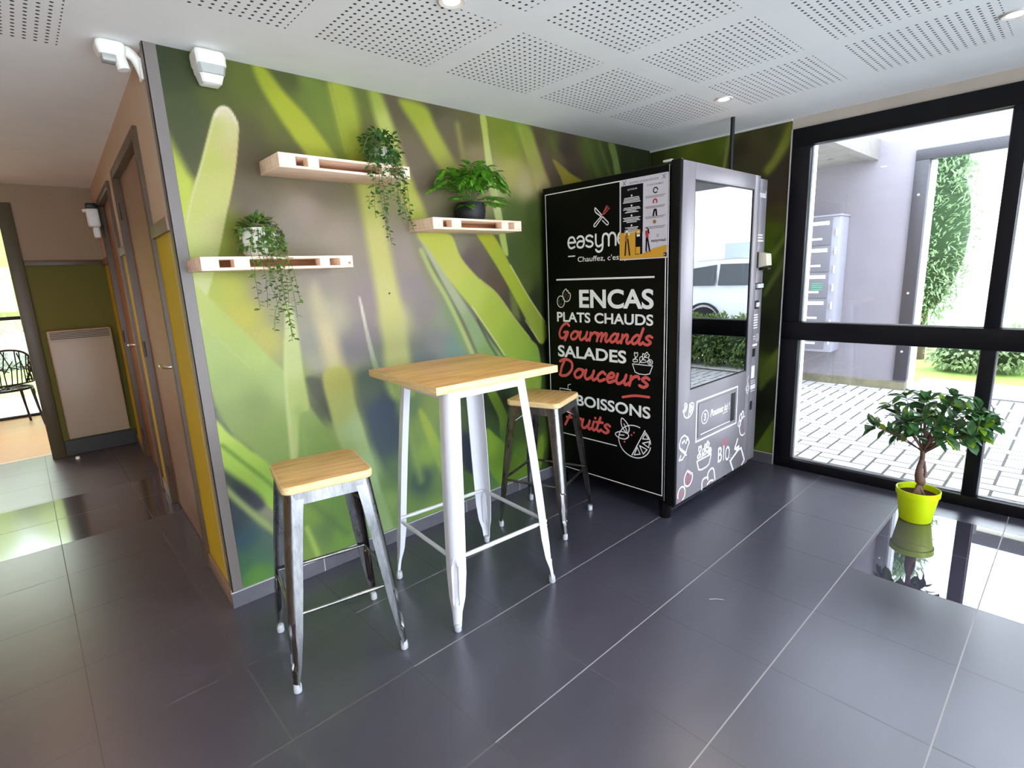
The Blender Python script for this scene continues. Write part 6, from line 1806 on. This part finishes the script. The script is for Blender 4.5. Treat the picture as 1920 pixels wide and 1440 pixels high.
def car():
    """light hatchback parked side-on behind the hedge; only its mirror image shows"""
    t = thing('parked_car', 'silver hatchback parked behind the hedge, mirrored in the vending machine window', 'car', (10.4, -5.55, 0.0), 0)
    M_CAR = pmat('silver_car_paint', (220, 222, 226), 0.25, metal=0.2, coat=0.6)
    M_CGL = pmat('dark_car_glass', (61, 67, 72), 0.1)
    M_TYRE = pmat('tyre_rubber', (21, 21, 21), 0.8)
    prof = [(0.02, .42), (0.0, .70), (.06, 1.0), (.30, 1.42), (.55, 1.53), (1.4, 1.56), (2.0, 1.50), (2.65, 1.08), (3.45, .92), (3.72, .72), (3.75, .40), (3.55, .25), (.2, .25)]
    def body(z0=None):
        rings = []
        for x, k in ((-.82, .93), (-.84, 1), (.84, 1), (.82, .93)):
            rings.append([Vector((x * (1 - .16 * max(0, (z - .95) / .6)), (y - 1.9) * k + 1.9, .25 + (z - .25) * (k * .25 + .75))) for y, z in prof])
        return rings
    m = MB(); m.loft(body()); m.build('body', M_CAR, t, smooth=35)
    def side(u): return u
    for sx in (-1, 1):
        m = MB()
        for P in ([(.36, 1.04), (.48, 1.38), (.98, 1.44), (.98, 1.04)], [(1.06, 1.04), (1.06, 1.45), (1.72, 1.44), (1.72, 1.04)], [(1.80, 1.04), (1.80, 1.43), (1.96, 1.40), (2.42, 1.06)]):
            m.prism(P, 0, .01, T=lambda p: Vector((sx * (.846 * (1 - .16 * max(0, (p.y - .95) / .6)) + p.z - .004), p.x, p.y)))
        m.build('side_windows', M_CGL, t)
        m = MB(); m.bbox(sx * .845 - .006, sx * .845 + .006, 1.55, 1.75, .86, .90, .003); m.build('door_handle', M_CAR, t)
        m = MB(); m.bbox(sx * .80 - .04, sx * .80 + .04, .01, .14, .78, 1.06, .015); m.build('tail_lamp', pmat('red_lamp', (197, 70, 63), 0.3), t)
        for y in (.78, 3.02):
            m = MB(); m.lathe([(.17, -.02), (.30, -.02), (.315, .0), (.315, .16), (.30, .18), (.17, .18)], 28, T=lambda p: Vector((sx * (.70 + p.z), y + p.x, .31 + p.y)))
            w = m.build('wheel', M_TYRE, t, smooth=40)
            m = MB(); m.lathe([(.0001, .165), (.05, .17), (.16, .16), (.19, .15)], 24, T=lambda p: Vector((sx * (.70 + p.z), y + p.x, .31 + p.y))); m.build('wheel_cover', M_CAR, w, smooth=40)
            m = MB(); m.lathe([(.34, .0), (.38, .0), (.38, .155), (.34, .155), (.34, .0)], 28, T=lambda p: Vector((sx * (.70 + p.z), y + p.x, max(.27, .33 + p.y)))); m.build('wheel_arch', M_DARKHOLE, t, smooth=40)
car()
def white_building():
    t = thing('pale_building', 'pale building beyond the car park, mirrored in the vending machine window', 'building', (19, -9, 0), 0)
    m = MB(); m.box(0, 6, -9, 8, -.02, 6.5); m.build('walls', pmat('cream_render', (239, 233, 220), 0.85), t)
    m = MB(); m.box(-.3, 6.3, -9.3, 8.3, 6.5, 6.8); m.build('roof', M_OFRAME, t)
    for k in range(4):
        m = MB(); m.box(-.03, .02, -7.5 + 3.8 * k, -6.2 + 3.8 * k, 1.0, 2.2); m.build('window', pmat('pale_blue_window', (170, 180, 189), 0.2), t)
white_building()

# ---------------------------------------------------------------- outside, left: terrace and garden behind the corridor
b = MB(); b.box(-4, 3, 6.1, 7.9, -0.12, -0.005)
struct(b.build('ground_terrace', pmat('rosy_terrace_slabs', (230, 214, 204), 0.85, var=0.08, scale=5)))
b = MB(); b.box(-9, 6, 7.9, 22, -0.12, -0.02)
struct(b.build('lawn', M_LAWN))
leafy('rock_bank', 'grey-green planted stone bank behind the garden lawn', 'rock bank', [(-1.5 + .8 * k, 0, .25, .7, .5, .55) for k in range(6)], 3500, .10, (leaf_mat('rock_plants', (124, 138, 114), (182, 191, 166), 0.8), pmat('grey_rock', (139, 141, 133), 0.9, var=0.2, scale=6)), 31, loc=(-2.2, 12.2, 0))
leafy('garden_bushes', 'tall sunlit yellow-green bushes at the end of the garden', 'bush', [(-2 + 1.3 * k, .3 * (k % 2), 2.6, 1.0, .8, 2.8) for k in range(6)], 9000, .17, (leaf_mat('sunny_foliage', (143, 160, 78), (211, 215, 143), 0.6, 0.4), pmat('pale_inner_green', (143, 154, 86), 0.9)), 33, loc=(-2.5, 14.2, 0))

def garden_chair():
    """black cast-metal chair with a leaf-vein lattice back"""
    t = thing('garden_chair', 'black metal garden chair with a leaf-vein lattice back in the garden room', 'chair', (-0.74, 5.48, 0), 0.25)
    M_IRON = pmat('black_cast_iron', (13, 11, 12), 0.45, spec=0.4)
    for x, y in ((-.19, -.19), (.19, -.19), (.18, .2), (-.18, .2)):
        m = MB(); m.tube(catmull([(x * .92, y * .92, .42), (x, y, .22), (x * 1.12, y * 1.1, 0.0)], 5), [.016, .016, .015, .015, .014, .013, .012, .012, .012, .012, .012][:11], 8); m.build('leg', M_IRON, t, smooth=60)
    m = MB()
    P = [(.22 * math.cos(2 * PI * k / 28), .22 * math.sin(2 * PI * k / 28), .43) for k in range(29)]
    m.tube(P, .014, 8, cap=False)
    for k in range(9):
        a = 2 * PI * k / 9
        m.tube([(.05 * math.cos(a + .4), .05 * math.sin(a + .4), .43), (.22 * math.cos(a), .22 * math.sin(a), .43)], .007, 6)
    m.tube([(.05 * math.cos(2 * PI * k / 12), .05 * math.sin(2 * PI * k / 12), .43) for k in range(13)], .007, 6, cap=False)
    m.build('seat', M_IRON, t, smooth=60)
    m = MB()
    def bp(a, h): return (.25 * math.cos(a), -.02 + .25 * math.sin(a), h)     # the back curves round the seat
    a0, a1 = math.radians(150), math.radians(390)
    top = [bp(a0 + (a1 - a0) * k / 24, .47 + .40 * math.sin(PI * k / 24) ** .8) for k in range(25)]
    m.tube(top, .011, 8)
    m.tube([bp(a0 + (a1 - a0) * k / 24, .50) for k in range(25)], .009, 6)
    R = random.Random(4)
    for k in range(1, 24):
        a = a0 + (a1 - a0) * k / 24
        hmax = .47 + .40 * math.sin(PI * k / 24) ** .8
        m.tube([bp(a, .50), bp(a + R.uniform(-.12, .12), .50 + (hmax - .50) * .45), bp(a + .14 * (1 if k % 3 else -1), hmax - .012)], .006, 6)
        if k < 22:
            b2 = a0 + (a1 - a0) * (k + 2) / 24
            m.tube([bp(a, .50 + (hmax - .50) * R.uniform(.3, .7)), bp(b2, .50 + (hmax - .50) * R.uniform(.3, .7))], .0055, 6)
    m.build('backrest', M_IRON, t, smooth=60)
    for sx in (-1, 1):
        m = MB()
        m.tube([(sx * .24, .06 + .05 * math.cos(q), .36 + .05 * math.sin(q)) for q in np.linspace(0, 5.4, 16)], .007, 6)
        m.build('scroll', M_IRON, t, smooth=60)
garden_chair()
def red_flowers():
    R = random.Random(2)
    t = thing('red_geranium', 'red-flowered pot plant at the left edge of the photo, behind the garden chair', 'plant', (-1.02, 6.75, 0), 0)
    m = MB(); m.lathe([(.10, 0), (.14, .26), (.15, .26), (.15, .30), (.13, .30), (.12, .26)], 24); m.build('pot', pmat('terracotta_pot', (162, 88, 58), 0.8), t, smooth=50)
    lf, fl, st = MB(), MB(), MB()
    for i in range(160):
        v = Vector((R.gauss(0, 1), R.gauss(0, 1), R.gauss(0, 1))).normalized()
        leaf(lf, Vector((0, 0, .55)) + Vector((v.x * .2, v.y * .2, v.z * .28)), v + rv(R, .5), Vector((0, 0, 1)), .07, .06)
    for i in range(9):
        c = Vector((R.uniform(-.16, .16), R.uniform(-.16, .16), R.uniform(.75, 1.02)))
        st.tube([(c.x * .4, c.y * .4, .4), tuple(c)], .005, 5)
        for k in range(26):
            v = Vector((R.gauss(0, 1), R.gauss(0, 1), R.gauss(0, 1))).normalized()
            leaf(fl, c + v * .03, v, Vector((0, 0, 1)) + rv(R, .5), .035, .028)
    lf.build('leaves', M_IVY, t, smooth=180); fl.build('flowers', pmat('red_petals', (194, 26, 38), 0.5), t, smooth=180); st.build('stems', M_STEM, t, smooth=180)
red_flowers()
